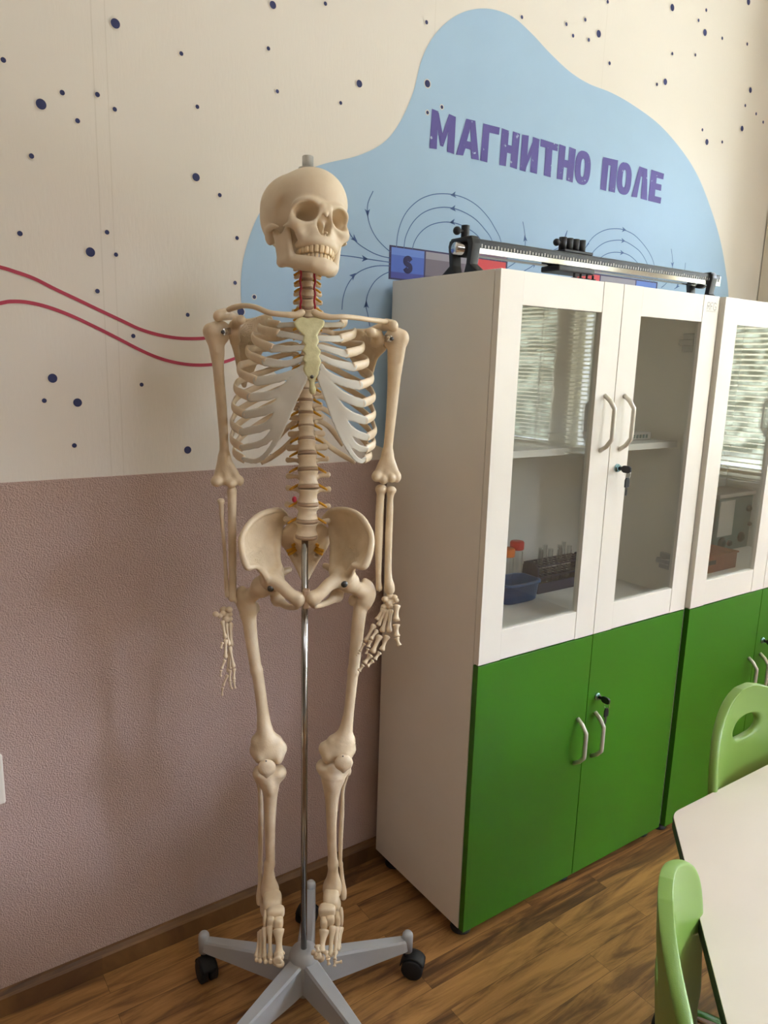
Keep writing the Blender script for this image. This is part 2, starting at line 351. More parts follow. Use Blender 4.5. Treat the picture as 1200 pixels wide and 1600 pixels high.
# venetian blinds hanging in the three windows nearest the cabinets
BL = ['white venetian blind in the widest of the windows mirrored in the cabinet glass', 'white venetian blind in the narrow window mirrored in the left glass door', 'white venetian blind in the window beside the room corner, mirrored in the farther cabinet']
for (a, b), lab in zip(OPEN[1:], BL):
    r = thing('venetian_blind', lab, 'blind', (RX - .022, (a + b) / 2, HEAD + .01), 0, 'window blinds')
    hw = (b - a) / 2 + .012; H = HEAD - SILL - .03; sl = MB(); n = int(H / .0235)
    for k in range(n):
        z = -.05 - k * .0235
        mt = Matrix.Translation((0, 0, z)) @ Matrix.Rotation(0.36, 4, 'Y')
        sl.box(-.0125, .0125, -hw, hw, -.0004, .0004, mtx=mt)
    sl.obj('slats', MT['blind'], r)
    MB().box(-.018, .018, -hw, hw, -.03, -.002, .003).obj('head_rail', MT['blind'], r)
    MB().box(-.013, .013, -hw, hw, -H - .005, -H + .012, .003).obj('bottom_rail', MT['blind'], r)
    for yy in (-hw + .10, hw - .10):
        c = MB(); c.box(.0127, .0135, yy - .004, yy + .004, -H, -.03); c.box(-.0135, -.0127, yy - .004, yy + .004, -H, -.03)
        c.obj('cord_ladder', MT['blind'], r)

# ------------------------------------------------------------------ wall mural (flat print on the wall paper)
mural = thing('wall_mural', 'printed wall mural of a pale blue cloud with violet lettering, magnets and navy dots', 'mural', (0, 0, 1.2))
def place(me, name, m, y):
    o = link(name, me, m, mural); o.location = (0, y, -1.2); return o
def fill(name, loops, m, y):
    # filled flat shape from closed (x, z) loops
    c = bpy.data.curves.new(name, 'CURVE'); c.dimensions = '2D'; c.fill_mode = 'BOTH'
    for lp in loops:
        s = c.splines.new('POLY'); s.points.add(len(lp) - 1)
        for p, q in zip(s.points, lp): p.co = (q[0], q[1], 0, 1)
        s.use_cyclic_u = True
    t = bpy.data.objects.new('scratch', c); COL.objects.link(t); me = evald(t)
    me.transform(Matrix.Rotation(PI / 2, 4, 'X')); me.materials.clear()
    return place(me, name, m, y)
def ribbon(bm, pts, w):
    P = [np.array(p, float) for p in pts]; n = len(P); L_, R_ = [], []
    for i in range(n):
        d = P[min(n - 1, i + 1)] - P[max(0, i - 1)]; d = d / (np.linalg.norm(d) + 1e-12); nn = np.array([-d[1], d[0]]) * w / 2
        L_.append(bm.verts.new((P[i][0] + nn[0], 0, P[i][1] + nn[1]))); R_.append(bm.verts.new((P[i][0] - nn[0], 0, P[i][1] - nn[1])))
    for i in range(n - 1): bm.faces.new((L_[i], R_[i], R_[i + 1], L_[i + 1]))
def tri(bm, c, d, s):
    d = np.array(d, float); d /= np.linalg.norm(d); nn = np.array([-d[1], d[0]]); c = np.array(c)
    ps = [c + d * s, c - d * s * .8 + nn * s * .75, c - d * s * .35, c - d * s * .8 - nn * s * .75]
    bm.faces.new([bm.verts.new((p[0], 0, p[1])) for p in ps])
blob = [(376,455),(380,405),(395,355),(415,318),(450,280),(500,258),(560,243),(600,222),(625,190),(645,145),(658,95),(675,60),(700,33),(730,17),(765,14),(800,26),(830,52),(858,82),(890,112),(920,131),(955,145),(990,165),(1030,195),(1065,235),(1090,275),(1110,325),(1125,375),(1134,425),(1138,470),(1135,560),(1080,690),(900,740),(700,730),(640,712),(588,696),(549,675),(507,647),(462,608),(429,582),(400,548),(382,505)]
fill('cloud_shape', [[WX(*p) for p in catmull(blob, 8, True)]], MT['p_blob'], -0.0006)
def cr(ox, oy, s): return lambda x, y: WX(ox + x / s, oy + y / s)
# wave lines
c6 = cr(0, 330, 2.857)
for pts in ([(-700,120),(-450,150),(-200,200),(0,250),(60,268),(150,300),(250,350),(350,397),(450,445),(550,492),(620,525),(700,550),(780,565),(850,569),(930,565),(990,550)],
            [(-700,640),(-450,560),(-200,460),(0,411),(60,403),(130,408),(220,430),(320,468),(420,515),(520,565),(620,617),(700,652),(780,675),(860,686),(940,685),(1000,673),(1060,652),(1125,618)]):
    bm = bmesh.new(); ribbon(bm, catmull([c6(*p) for p in pts], 6), 0.0068); me = bpy.data.meshes.new('wave_line'); bm.to_mesh(me); bm.free(); place(me, 'wave_line', MT['p_red'], -0.0009)
# dots
DOTS = [(180,37,7.2),(426,8,5.6),(508,6,3),(5,94,4),(283,84,3.2),(419,76,3),(64,163,7.8),(97,145,3.9),(152,148,3.7),(179,171,3.4),(121,189,3.7),(308,167,3.1),(433,143,2.9),(561,131,5.4),(532,161,2.7),(49,244,3.9),(306,277,6),(343,305,3.1),(31,365,4),(167,363,3.5),(141,394,7.1),(181,398,3.2),(152,455,3.5),(293,492,3.1),(208,525,3.3),(82,591,7),(221,601,3.1),(69,626,3.6),(121,629,6.6),(116,696,3.6),(293,703,5.8),(370,372,3),(367,442,3),(397,464,3),(376,487,6),(415,579,3.2),(448,697,3.3),(423,712,2.7),
        (666,35,3),(815,27,2.7),(884.5,38,2.7),(914,31,2.7),(895,56,2.7),(919.5,62.5,2.7),(935,53,5.2),(949,3,2.6),(952,99,2.7),(1050,12,5),(1103,16,2.5),(1091,32,2.4),(1101,51,4.8),(1128,60,2.4),(1050,84,2.4),(1086,86,2.3),(1039,128,4.6),(1026,132,2.4),(1167,69,2.4),(1169,3,4.6),(1172,141,4),(1164,165,2.3),(1181,178,2.3),(1192,191,2.3),(1159,201,4),(1097,203,2.3),(1104,222,4.3),(1128,222,2.3),(667.5,131,5.4),(667.5,176,2.7),(690,167.5,2.7)]
for (u, v, r) in DOTS:
    h = hit(u, v, 1, 0); dep = float((RC.T @ (h - CAM))[1]); r0 = r * dep / FPX; r1 = (r + 1.2) * dep / FPX; n = 20
    bm = bmesh.new(); A_ = [bm.verts.new((h[0] + r0 * math.cos(2 * PI * j / n), 0, h[2] + r0 * math.sin(2 * PI * j / n))) for j in range(n)]; B2 = [bm.verts.new((h[0] + r1 * math.cos(2 * PI * j / n), 0, h[2] + r1 * math.sin(2 * PI * j / n))) for j in range(n)]
    bm.faces.new(A_)
    for j in range(n): f = bm.faces.new((A_[j], A_[(j + 1) % n], B2[(j + 1) % n], B2[j])); f.material_index = 1
    me = bpy.data.meshes.new('navy_dot'); bm.to_mesh(me); bm.free(); place(me, 'navy_dot', [MT['p_dot'], MT['p_halo']], -0.0012)
# lettering: cyrillic capitals built as outlines in a (x, t) letter frame
def LT(x, t):
    xt = x; yt = 365 + .277 * (x - 75); xb = x - 9; yb = 497 + .24 * (xb - 66)
    return WX(640 + (xt * t + xb * (1 - t)) / 2.143, (yt * t + yb * (1 - t)) / 2.143)
def ell(cx, ct, rx, rt, n=24): return [(cx + rx * math.copysign(abs(math.cos(a)) ** .8, math.cos(a)), ct + rt * math.copysign(abs(math.sin(a)) ** .8, math.sin(a))) for a in [2 * PI * j / n for j in range(n)]]
G = []
G.append([[(74,.0),(74,1.0),(96,.98),(114,.46),(131,.99),(154,.96),(157,.0),(133,.02),(132,.52),(119,.12),(109,.13),(97,.52),(99,.02)]])
G.append([[(163,.0),(189,.99),(219,1.0),(240,.0),(215,-.01),(211,.22),(193,.22),(187,.02)], [(196,.42),(204,.76),(210,.42)]])
G.append([[(244,.0),(246,.99),(301,1.0),(300,.80),(268,.79),(268,-.01)]])
G.append([[(308,.0),(308,1.0),(332,.98),(332,.60),(345,.60),(345,1.0),(369,.98),(367,.0),(344,.02),(344,.38),(331,.38),(330,.01)]])
G.append([[(376,.0),(376,.98),(398,1.0),(398,.45),(412,.86),(412,1.0),(434,.98),(434,.0),(411,.01),(411,.48),(398,.12),(396,-.01)]])
G.append([[(438,.79),(438,1.0),(496,.98),(496,.78),(479,.78),(480,.0),(457,.01),(456,.79)]])
G.append([[(500,.0),(500,1.0),(522,.98),(522,.60),(534,.60),(534,1.0),(556,.98),(554,.0),(532,.02),(532,.38),(521,.38),(520,.01)]])
G.append([ell(583,.5,26,.5), ell(583,.5,6.5,.27)])
G.append([[(646,.0),(646,.98),(697,1.0),(695,.0),(674,.01),(674,.78),(667,.78),(666,-.01)]])
G.append([ell(722,.5,24,.5), ell(722,.5,6,.27)])
G.append([[(750,.0),(768,1.0),(795,.98),(803,.0),(781,.01),(781,.70),(776,.70),(769,.02)]])
G.append([[(806,.0),(808,1.0),(851,.98),(850,.79),(828,.79),(828,.61),(846,.61),(846,.41),(827,.41),(827,.2),(849,.2),(848,.0)]])
for g in G: fill('title_letter', [[LT(*p) for p in lp] for lp in g], MT['p_title'], -0.0015)
# bar magnets
def rect(x0, x1, z0, z1): return [(x0, z0), (x1, z0), (x1, z1), (x0, z1)]
ca = cr(520, 280, 3.75); cb = cr(880, 300, 4.615)
def magnet(x0, xa, xb, x1, z0, z1, order):
    h = z1 - z0
    fill('magnet_outline', [rect(x0 - .004, x1 + .004, z0 - .004, z1 + .004)], MT['p_mframe'], -0.0010)
    for (a, b, k) in ((x0, xa, order[0]), (xa, xb, 'g'), (xb, x1, order[1])):
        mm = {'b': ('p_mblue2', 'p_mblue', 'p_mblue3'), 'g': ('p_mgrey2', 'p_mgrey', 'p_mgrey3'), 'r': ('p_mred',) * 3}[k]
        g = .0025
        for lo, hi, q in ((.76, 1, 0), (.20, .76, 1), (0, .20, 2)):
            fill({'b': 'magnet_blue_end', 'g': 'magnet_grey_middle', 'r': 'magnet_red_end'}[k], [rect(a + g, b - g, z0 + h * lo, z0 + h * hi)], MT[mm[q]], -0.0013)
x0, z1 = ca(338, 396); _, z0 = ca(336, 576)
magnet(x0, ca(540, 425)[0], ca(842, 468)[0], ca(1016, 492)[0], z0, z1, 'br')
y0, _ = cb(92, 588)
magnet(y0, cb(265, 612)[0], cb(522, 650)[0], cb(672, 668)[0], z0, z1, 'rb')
bm = bmesh.new(); ribbon(bm, catmull([ca(*p) for p in ((455,480),(447,468),(436,465),(424,472),(424,488),(436,500),(450,510),(452,528),(440,538),(427,534),(420,522))], 5), 0.013)
me = bpy.data.meshes.new('magnet_letter'); bm.to_mesh(me); bm.free(); place(me, 'magnet_letter', MT['p_s'], -0.0017)
# field lines
cc = cr(670, 330, 4.8)
LINES = [(ca, l) for l in (
 [(372,400),(378,330),(400,250),(440,180),(500,125),(560,97),(620,86),(700,90),(780,115),(850,160),(910,225),(950,290),(980,350),(990,420),(988,485)],
 [(416,405),(425,340),(460,265),(510,210),(570,178),(640,165),(710,172),(780,200),(840,240),(890,295),(925,345),(945,410),(955,480)],
 [(465,410),(478,365),(510,315),(560,275),(620,255),(680,252),(740,265),(800,295),(850,335),(885,390),(905,430),(912,475)],
 [(235,70),(205,140),(203,210),(220,280),(255,345),(300,395),(335,425)], [(40,200),(75,270),(105,330),(150,380),(220,425),(280,450),(335,462)], [(-40,437),(10,443),(100,452),(190,466),(270,478),(335,487)],
 [(52,765),(60,690),(85,620),(130,560),(190,525),(260,508),(335,508)], [(215,860),(203,790),(193,740),(205,670),(240,605),(285,565),(330,543)])]
LINES += [(cc, l) for l in ([(580,430),(640,390),(690,345),(715,290),(722,220),(716,150),(703,78)], [(710,450),(770,415),(810,375),(880,320),(960,280),(1003,250),(1022,200),(1037,145)], [(975,478),(940,440),(915,410),(890,370)], [(1085,490),(1040,440),(1012,380)], [(1150,320),(1170,280),(1200,240)])]
LINES += [(cb, l) for l in ([(125,590),(125,540),(130,480),(160,400),(220,320),(300,275),(380,265),(440,275),(510,310),(570,370),(620,440),(650,510),(660,580),(650,660)], [(160,590),(180,490),(230,415),(300,365),(380,348),(440,355),(510,395),(560,440),(600,510),(622,590),(620,660)],
 [(205,590),(225,520),(280,465),(340,438),(410,437),(470,455),(520,495),(560,550),(580,600),(583,655)], [(777,410),(785,470),(787,530),(780,590),(765,615),(740,660),(705,690)], [(880,510),(872,570),(850,630),(820,680),(800,700)], [(28,278),(5,340),(-2,400),(-2,460),(10,510),(30,555),(75,612)])]
bm = bmesh.new()
for f, l in LINES: ribbon(bm, catmull([f(*p) for p in l], 5), 0.0023)
for f, c, d in [(ca,(706,92),(-1,.1)),(ca,(704,172),(-1,.1)),(ca,(700,252),(-1,.1)),(ca,(202,196),(.05,1)),(ca,(126,350),(1,1)),(ca,(186,466),(1,.1)),(ca,(118,566),(1,-1)),(ca,(195,735),(0,-1)),(cc,(720,205),(-.1,-1)),(cc,(790,398),(1,-.8)),(cc,(916,418),(-1,-1)),(cc,(1003,255),(.5,-1)),(cb,(436,272),(1,.15)),(cb,(430,352),(1,.15)),(cb,(422,438),(1,.1)),(cb,(786,524),(0,1)),(cb,(822,680),(-.7,1))]:
    p = np.array(f(*c)); q = np.array(f(c[0] + d[0] * 5, c[1] + d[1] * 5)); tri(bm, p, q - p, 0.0105)
me = bpy.data.meshes.new('field_lines'); bm.to_mesh(me); bm.free(); place(me, 'field_lines', MT['p_line'], -0.0010)

# white wall plate at the photo's left edge
t = thing('socket_plate', 'white plastic plate on the brown dado at the far left edge', 'wall plate', (-0.99, DY, 0.50))
MB().box(-.055, .055, -.011, 0, 0, .11, .004).obj('plate', MT['white'], t)
MB().box(-.040, .040, -.014, -.011, .015, .095, .001).obj('cover', MT['white'], t)

# ------------------------------------------------------------------ cabinets
def bow_handle(b, x, y, z0, z1, proj=0.032, r=0.0055):
    pts = [(x, y, z0), (x, y - proj * .55, z0 + .012), (x, y - proj, z0 + .030), (x, y - proj, z0 + .036), (x, y - proj, z1 - .036), (x, y - proj, z1 - .030), (x, y - proj * .55, z1 - .012), (x, y, z1)]
    b.tube(pts, r, 10); return b
def cabinet(name, label, X, YF, W=0.80):
    root = thing(name, label, 'cabinet', (X, 0, 0), 0, 'green and white laboratory cabinets')
    yb, yd = -0.0105 - 0.011, YF; yc = YF + .0185; z0, zt, zs = 0.0326, 1.6142, 0.7383; t = 0.018
    P = lambda nm, b, m: b.obj(nm, m, root)
    P('side_panel', MB().box(0, t, yc, yb, z0, zt, .0008), MT['white']); P('side_panel', MB().box(W - t, W, yc, yb, z0, zt, .0008), MT['white'])
    P('top_panel', MB().box(t, W - t, yc, yb, zt - t, zt, .0005), MT['white']); P('bottom_panel', MB().box(t, W - t, yc, yb, z0, z0 + t, .0005), MT['white'])
    P('back_panel', MB().box(t, W - t, yb - .006, yb, z0 + t, zt - t), MT['inside'])
    P('divider_shelf', MB().box(t, W - t, yc + .002, yb - .006, 0.757, 0.775, .0005), MT['inside'])
    P('shelf', MB().box(t, W - t, yc + .05, yb - .006, 1.204, 1.221, .0005), MT['inside'])
    P('shelf', MB().box(t, W - t, yc + .05, yb - .006, 0.39, 0.408, .0005), MT['inside'])
    for side in (0, 1):
        xa, xb = (0.001, 0.3988) if side == 0 else (0.4012, W - .001)
        # upper framed glass door
        ga, gb = (0.0690, 0.3265) if side == 0 else (0.4730, 0.7270); za, zb_ = 0.8135, 1.5450
        d = MB(); lo = zs + .0015
        ja, jb = (ga, gb + .0006)
        d.box(xa, ga, yd, yc - .0015, lo, zt, .0006); d.box(gb + .0018, xb, yd, yc - .0015, lo, zt, .0006)
        d.box(ga, gb + .0004, yd + .0002, yc - .0015, lo + .001, za, .0006); d.box(ga, gb + .0004, yd + .0002, yc - .0015, zb_, zt - .0005, .0006)
        door = d.obj('glass_door', MT['white'], root)
        MB().box(ga, gb + .0004, yd + .009, yd + .013, za, zb_).obj('glass_pane', MT['glass'], door)
        hx = 0.363 if side == 0 else 0.436
        bow_handle(MB(), hx, yd, 1.220, 1.354).obj('handle', MT['handle'], door, smooth=True)
        for zz in ((0.873, 1.494) if True else ()):
            h = MB(); xe = t + .001 if side == 0 else W - t - .001; s = 1 if side == 0 else -1
            h.box(min(xe, xe + s * .008), max(xe, xe + s * .008), yc + .012, yc + .062, zz - .024, zz + .024, .002)
            h.box(min(xe + s * .008, xe + s * .02), max(xe + s * .008, xe + s * .02), yc + .004, yc + .066, zz - .008, zz + .008, .002)
            h.tube([(xe + s * .014, yc + .004, zz - .012), (xe + s * .014, yc + .004, zz + .012)], .018, 16)
            h.obj('hinge', MT['steel'], door)
        # lower solid door
        g = MB().box(xa, xb, yd, yc - .0015, z0, zs - .0015, .0006).obj('green_door', MT['green'], root)
        hx = 0.367 if side == 0 else 0.437
        bow_handle(MB(), hx, yd, 0.383, 0.512).obj('handle', MT['handle'], g, smooth=True)
        if side == 1:
            for par, lx, lz in ((door, .434, 1.174), (g, .439, .557)):
                rx = Matrix.Translation((lx, yd, lz)) @ Matrix.Rotation(PI / 2, 4, 'X')
                MB().lathe([(.0105, -.001), (.0105, .003), (.0085, .006), (.0075, .006), (.0072, .009), (.003, .009)], 24, rx).obj('lock', MT['lockblue'], par, smooth=False)
                k = MB(); k.box(lx - .0012, lx + .0012, yd - .016, yd - .008, lz - .004, lz + .004)
                k.prism([(-.016, -.006), (-.022, -.009), (-.036, -.009), (-.042, -.005), (-.042, .005), (-.036, .009), (-.022, .009), (-.016, .006)], lx - .003, lx + .003, 'x', Matrix.Translation((0, yd, lz)) @ Matrix.Rotation(1.1, 4, 'Y') if False else Matrix.Translation((0, yd, lz)), .001)
                k.obj('key', MT['black'], par)
                ring = MB(); ring.tube([(lx, yd - .034 + .0085 * math.sin(a), lz - .012 + .011 * math.cos(a)) for a in [2 * PI * j / 20 for j in range(21)]], .0008, 6, caps=False); ring.obj('key_ring', MT['chrome'], par)
                k2 = MB(); yy = yd - .034
                k2.prism([(lx - .008, lz - .044), (lx + .008, lz - .044), (lx + .008, lz - .026), (lx + .005, lz - .020), (lx - .005, lz - .020), (lx - .008, lz - .026)], yy - .002, yy + .002, 'y', None, .0008)
                k2.obj('hanging_key', MT['black'], par)
                k3 = MB(); k3.prism([(lx - .003, lz - .064), (lx + .001, lz - .066), (lx + .003, lz - .060), (lx + .003, lz - .044), (lx - .003, lz - .044)], yy - .001, yy + .001, 'y'); k3.obj('key_blade', MT['darksteel'], par)
    for fx in (.035, .40, W - .035):
        for fy in (yc + .028, yb - .045):
            MB().lathe([(.026, 0), (.027, .004), (.024, .012), (.019, .013), (.018, .0325)], 20, Matrix.Translation((fx, fy, 0))).obj('foot', MT['black'], root)
    return root
YF1, YF2 = -0.4057, -0.4150
CX2 = 0.8132
cab1 = cabinet('laboratory_cabinet', 'white and green glass-door cabinet beside the skeleton, with the whole left side panel showing', 0.0, YF1)
cab2 = cabinet('laboratory_cabinet', 'farther green and white cabinet at the right edge, brown wooden box behind its glass', CX2, YF2)
# maker's mark on the corner of the nearer cabinet
bm = bmesh.new(); zt_ = 1.600; xl = .746; sc_ = 1.0
def stroke(pts, w=.0016): ribbon(bm, [(xl + a * .001, zt_ - .030 + b * .001) for a, b in pts], w)
stroke([(0, 8), (0, 26), (9, 26), (11, 22), (9, 17), (0, 17)]); stroke([(5, 17), (11, 8)])
stroke([(15, 8), (15, 26), (25, 26)]); stroke([(15, 17), (22, 17)])
stroke([(40, 23), (37, 26), (31, 26), (28, 22), (28, 12), (31, 8), (38, 8), (41, 12), (41, 16), (35, 16)])
for a in range(0, 41, 6): stroke([(a, 2), (a, 5)], .0012); stroke([(a + 1.6, 5), (a + 3.6, 5)], .001)
me = bpy.data.meshes.new('maker_mark'); bm.to_mesh(me); bm.free(); o = link('maker_mark', me, MT['p_logo'], cab1); o.location = (0, YF1 - .0005, 0)
# ------------------------------------------------------------------ optical bench on top of the cabinets
ZT = 1.6142
ob = thing('optical_bench', 'long chromed optical bench with black end feet lying across the cabinet tops', 'optical bench', (0.07, -0.225, ZT), math.atan2(-0.02, 0.93))
BLN = 0.93
r_ = MB(); zc = .066
r_.tube([(-.035, .012, zc - .004), (BLN + .004, .012, zc - .004)], .0135, 20)
r_.obj('chrome_tube', MT['chrome'], ob, smooth=True)
r2 = MB(); r2.box(-.004, BLN + .012, -.026, -.022, zc - .012, zc + .013, .0008); r2.box(-.004, BLN + .012, -.026, .014, zc - .015, zc - .011, .0008); r2.obj('chrome_rail', MT['chrome'], ob)
r3 = MB(); r3.box(.004, BLN + .006, -.0275, -.0262, zc - .003, zc + .0125); r3.box(.004, BLN + .006, -.026, .006, zc + .013, zc + .0165, .0008); r3.obj('scale_strip', MT['black'], ob)
r4 = MB()
for k in range(93):
    x = .012 + k * .01; hgt = .006 if k % 5 else .008; r4.box(x - .0013, x + .0013, -.0282, -.0276, zc - .002, zc - .002 + hgt)
r4.obj('scale_marks', MT['frame'], ob)
def end_foot(x, first):
    f = MB(); a, c = -.028, .030
    for sg in (-1, 1):
        c0 = .006; P_ = lambda q, z: (c0 + sg * q, z)
        ol = [P_(.022, zc + .016), P_(.040, zc + .016), P_(.044, zc + .004), P_(.037, .026), P_(.068, .006), P_(.068, 0), P_(.014, 0), P_(.016, .006), P_(.023, .026), P_(.027, zc - .002)]
        f.prism(ol if sg > 0 else ol[::-1], x - .012, x + .012, 'x', None, .0015)
    f.box(x - .012, x + .012, -.032, .044, zc + .010, zc + .021, .004)
    f.tube([(x - .004, .012, zc - .004), (x + .016, .012, zc - .004)], .018, 20)
    o = f.obj('end_foot', MT['black'], ob, auto=True)
    if first:
        k = MB(); k.tube([(x + .004, .010, zc + .02), (x + .004, .010, zc + .048)], .0095, 16); k.tube([(x - .014, .010, zc + .034), (x - .002, .010, zc + .034)], .004, 10); k.sphere((x - .020, .010, zc + .034), .0095, 16); k.obj('clamp_knob', MT['black'], o, auto=True)
    return o
end_foot(-.012, True); end_foot(BLN - .035, False)
cx = .315
c_ = MB(); c_.box(cx - .055, cx + .075, -.031, .032, zc - .030, zc - .016, .003); c_.box(cx - .02, cx + .085, .018, .034, zc - .018, zc + .024, .003); c_.box(cx - .02, cx + .085, -.012, .034, zc + .020, zc + .027, .002)
car = c_.obj('carriage', MT['black'], ob)
for k in range(4):
    x = cx - .012 + k * .023
    b = MB(); b.tube([(x, .004, zc + .026), (x, .004, zc + .056)], .0098, 16); b.obj('rod_socket', MT['black'], car, auto=True)
    b = MB(); b.tube([(x + .022, -.022, zc - .030), (x + .022, -.022, zc - .042)], .003, 8); b.tube([(x + .022, -.022, zc - .040), (x + .022, -.022, zc - .049)], .008, 14); b.obj('thumbscrew', MT['black'], car, auto=True)
b = MB(); b.tube([(cx - .030, .004, zc + .042), (cx - .02, .004, zc + .042)], .004, 8); b.sphere((cx - .034, .004, zc + .042), .009, 14); b.obj('thumbscrew', MT['black'], car, auto=True)

# ------------------------------------------------------------------ things behind the cabinet glass
ZS = 0.775 + .0005
# navy test tube rack with tubes
rk = thing('test_tube_rack', 'navy plastic test tube rack full of tubes behind the left glass door', 'rack', (0.545, -0.135, ZS))
b = MB(); b.box(-.105, .105, -.035, .035, 0, .006, .002)
for y in (-.035, .033): b.box(-.105, .105, y, y + .002, 0, .03)
b.obj('base', MT['navy'], rk)
for s in (-1, 1):
    b = MB(); b.prism([(-.035, 0), (.035, 0), (.030, .075), (.018, .088), (-.018, .088), (-.030, .075)], s * .105 - .003, s * .105 + .003, 'x', None, .001); b.obj('end_panel', MT['navy'], rk)
for zz in (.045, .078):
    b = MB()
    for y in (-.03, -.01, .01, .03): b.box(-.103, .103, y - .002, y + .002, zz, zz + .004)
    for k in range(11): x = -.1 + k * .02; b.box(x - .002, x + .002, -.03, .03, zz, zz + .004)
    b.obj('tube_grid', MT['navy'], rk)
def tube_obj(name, m):
    b = MB(); b.lathe([(.001, .0), (.005, .002), (.0075, .008), (.0078, .117), (.0085, .118), (.0085, .120), (.0068, .120), (.0066, .009), (.001, .004)], 14, None, False)
    return b.obj(name, m, None, smooth=True)
tube0 = None; spots = [(-.09, -.02, 'the left end'), (-.07, 0, 'the left end'), (-.05, -.02, 'left of the middle'), (-.03, .02, 'left of the middle'), (-.01, -.02, 'the middle'), (.01, 0, 'the middle'), (.03, -.02, 'right of the middle'), (.05, .02, 'right of the middle')]
for i, (x, y, w) in enumerate(spots):
    if tube0 is None: tube0 = tube_obj('test_tube', MT['tubeglass']); o = tube0
    else: o = tube0.copy(); COL.objects.link(o)
    o.location = (0.545 + x, -0.135 + y, ZS + .0065)
    tag(o, 'clear glass test tube standing in the navy rack behind the left glass door', 'test tube', 'test tubes in the navy rack')
# blue tub holding a red-capped and an orange-capped bottle
tb = thing('plastic_tub', 'blue plastic tub at the lower left of the left glass door', 'tub', (0.345, -0.165, ZS))
b = MB(); n = 40
def ring_(a, c, z): return [(a * math.copysign(abs(math.cos(t)) ** .45, math.cos(t)), c * math.copysign(abs(math.sin(t)) ** .45, math.sin(t)), z) for t in [2 * PI * (k + .5) / n for k in range(n)]]
prof = [(.058, .036, 0), (.062, .040, .004), (.068, .045, .050), (.072, .049, .051), (.072, .049, .058), (.064, .041, .058), (.057, .035, .006)]
rings = [[b.bm.verts.new(p) for p in ring_(*r)] for r in prof]
for i in range(len(rings) - 1):
    for k in range(n): b.bm.faces.new((rings[i][k], rings[i][(k + 1) % n], rings[i + 1][(k + 1) % n], rings[i + 1][k]))
b.bm.faces.new(rings[0][::-1]); b.bm.faces.new(rings[-1]); b.obj('body', MT['bluebox'], tb, auto=True)
for nm, x, y, lab, m, capn in (('sample_bottle', .352, -.160, 'clear bottle with a bright red cap standing in the blue tub', 'redcap', 'red cap'), ('sample_bottle', .310, -.168, 'clear bottle with an orange cap half hidden by the door frame in the blue tub', 'orange', 'orange cap')):
    t = thing(nm, lab, 'bottle', (x, y, ZS + (.0075 if m == 'redcap' else -.0005 + .008)), 0, 'capped bottles in the blue tub')
    hh = .135 if m == 'redcap' else .122
    MB().lathe([(.014, 0), (.017, .003), (.017, hh - .006), (.013, hh), (.013, hh + .006)], 20).obj('body', MT['tubeglass'], t, smooth=True)
    MB().lathe([(.0185, hh), (.0195, hh + .002), (.0195, hh + .020), (.0175, hh + .023)], 24).obj('cap', MT[m], t, auto=True)
# white small instrument on the upper shelf
t = thing('digital_meter', 'small pale meter lying on the upper shelf behind the right glass door', 'meter', (0.69, -0.25, 1.2215))
MB().box(-.05, .05, -.03, .03, 0, .022, .004).obj('body', MT['grey'], t)
b = MB()
for k in range(5): b.box(-.032 + k * .014, -.024 + k * .014, -.0312, -.0298, .006, .016)
b.obj('buttons', MT['teal'], t)
# second cabinet: wooden box with a mounted apparatus and a grey instrument
WX0 = CX2 + .345
wb = thing('wooden_instrument_box', 'brown wooden box with a small knob and rods behind the glass of the farther cabinet', 'wooden box', (WX0, -0.235, ZS))
MB().box(-.095, .095, -.06, .06, 0, .052, .002).obj('body', MT['boxwood'], wb)
MB().box(-.099, .099, -.064, .064, .052, .058, .002).obj('lid', MT['boxwood'], wb)
b = MB(); b.prism([(-.028, 0), (.028, 0), (.016, .030), (-.010, .034)], -.014, .014, 'y', Matrix.Translation((-.045, -.02, .058)), .002); b.obj('wedge_block', MT['boxwood'], wb)
for x, y, hgt in ((-.075, .04, .17), (-.045, .045, .19)):
    b = MB(); b.tube([(x, y, .058), (x, y, .058 + hgt)], .0045, 10); b.obj('rod', MT['darksteel'], wb, smooth=True)
b = MB(); b.tube([(-.06, .01, .058), (-.06, .01, .10)], .006, 10); b.tube([(-.06, -.002, .098), (-.06, .022, .098)], .019, 20); b.obj('pulley', MT['black'], wb, auto=True)
b = MB(); b.box(-.094, -.03, -.0615, -.0600, .028, .042, .0005); b.obj('label_plate', MT['black'], wb)
b = MB(); b.tube([(.055, .045, .058), (.062, .045, .20)], .0032, 8); b.obj('white_rod', MT['frame'], wb)
gi = thing('electric_instrument', 'grey teal instrument with round dials standing behind the brown wooden box', 'instrument', (CX2 + .655, -0.095, ZS))
MB().box(-.115, .115, -.055, .055, 0, .20, .006).obj('case', MT['teal'], gi)
MB().box(-.119, .119, -.06, .06, .20, .215, .004).obj('lid', MT['grey'], gi)
b = MB(); b.box(-.105, -.01, -.058, -.055, .06, .19, .002); b.obj('face_panel', MT['grey'], gi)
for x, z, rr in ((-.07, .035, .022), (.055, .045, .020), (.085, .15, .012), (.10, .09, .008), (-.02, .03, .012)):
    b = MB(); b.lathe([(rr, 0), (rr, .006), (rr * .6, .012), (rr * .4, .012)], 20, Matrix.Translation((x, -.055, z)) @ Matrix.Rotation(PI / 2, 4, 'X')); b.obj('dial', MT['black'], gi, auto=True)
mi = thing('bent_arm_stand', 'dark bent-arm instrument rising on the left behind the glass of the farther cabinet', 'apparatus', (CX2 + .485, -0.125, ZS))
MB().box(-.045, .045, -.04, .04, 0, .02, .004).obj('base', MT['black'], mi)
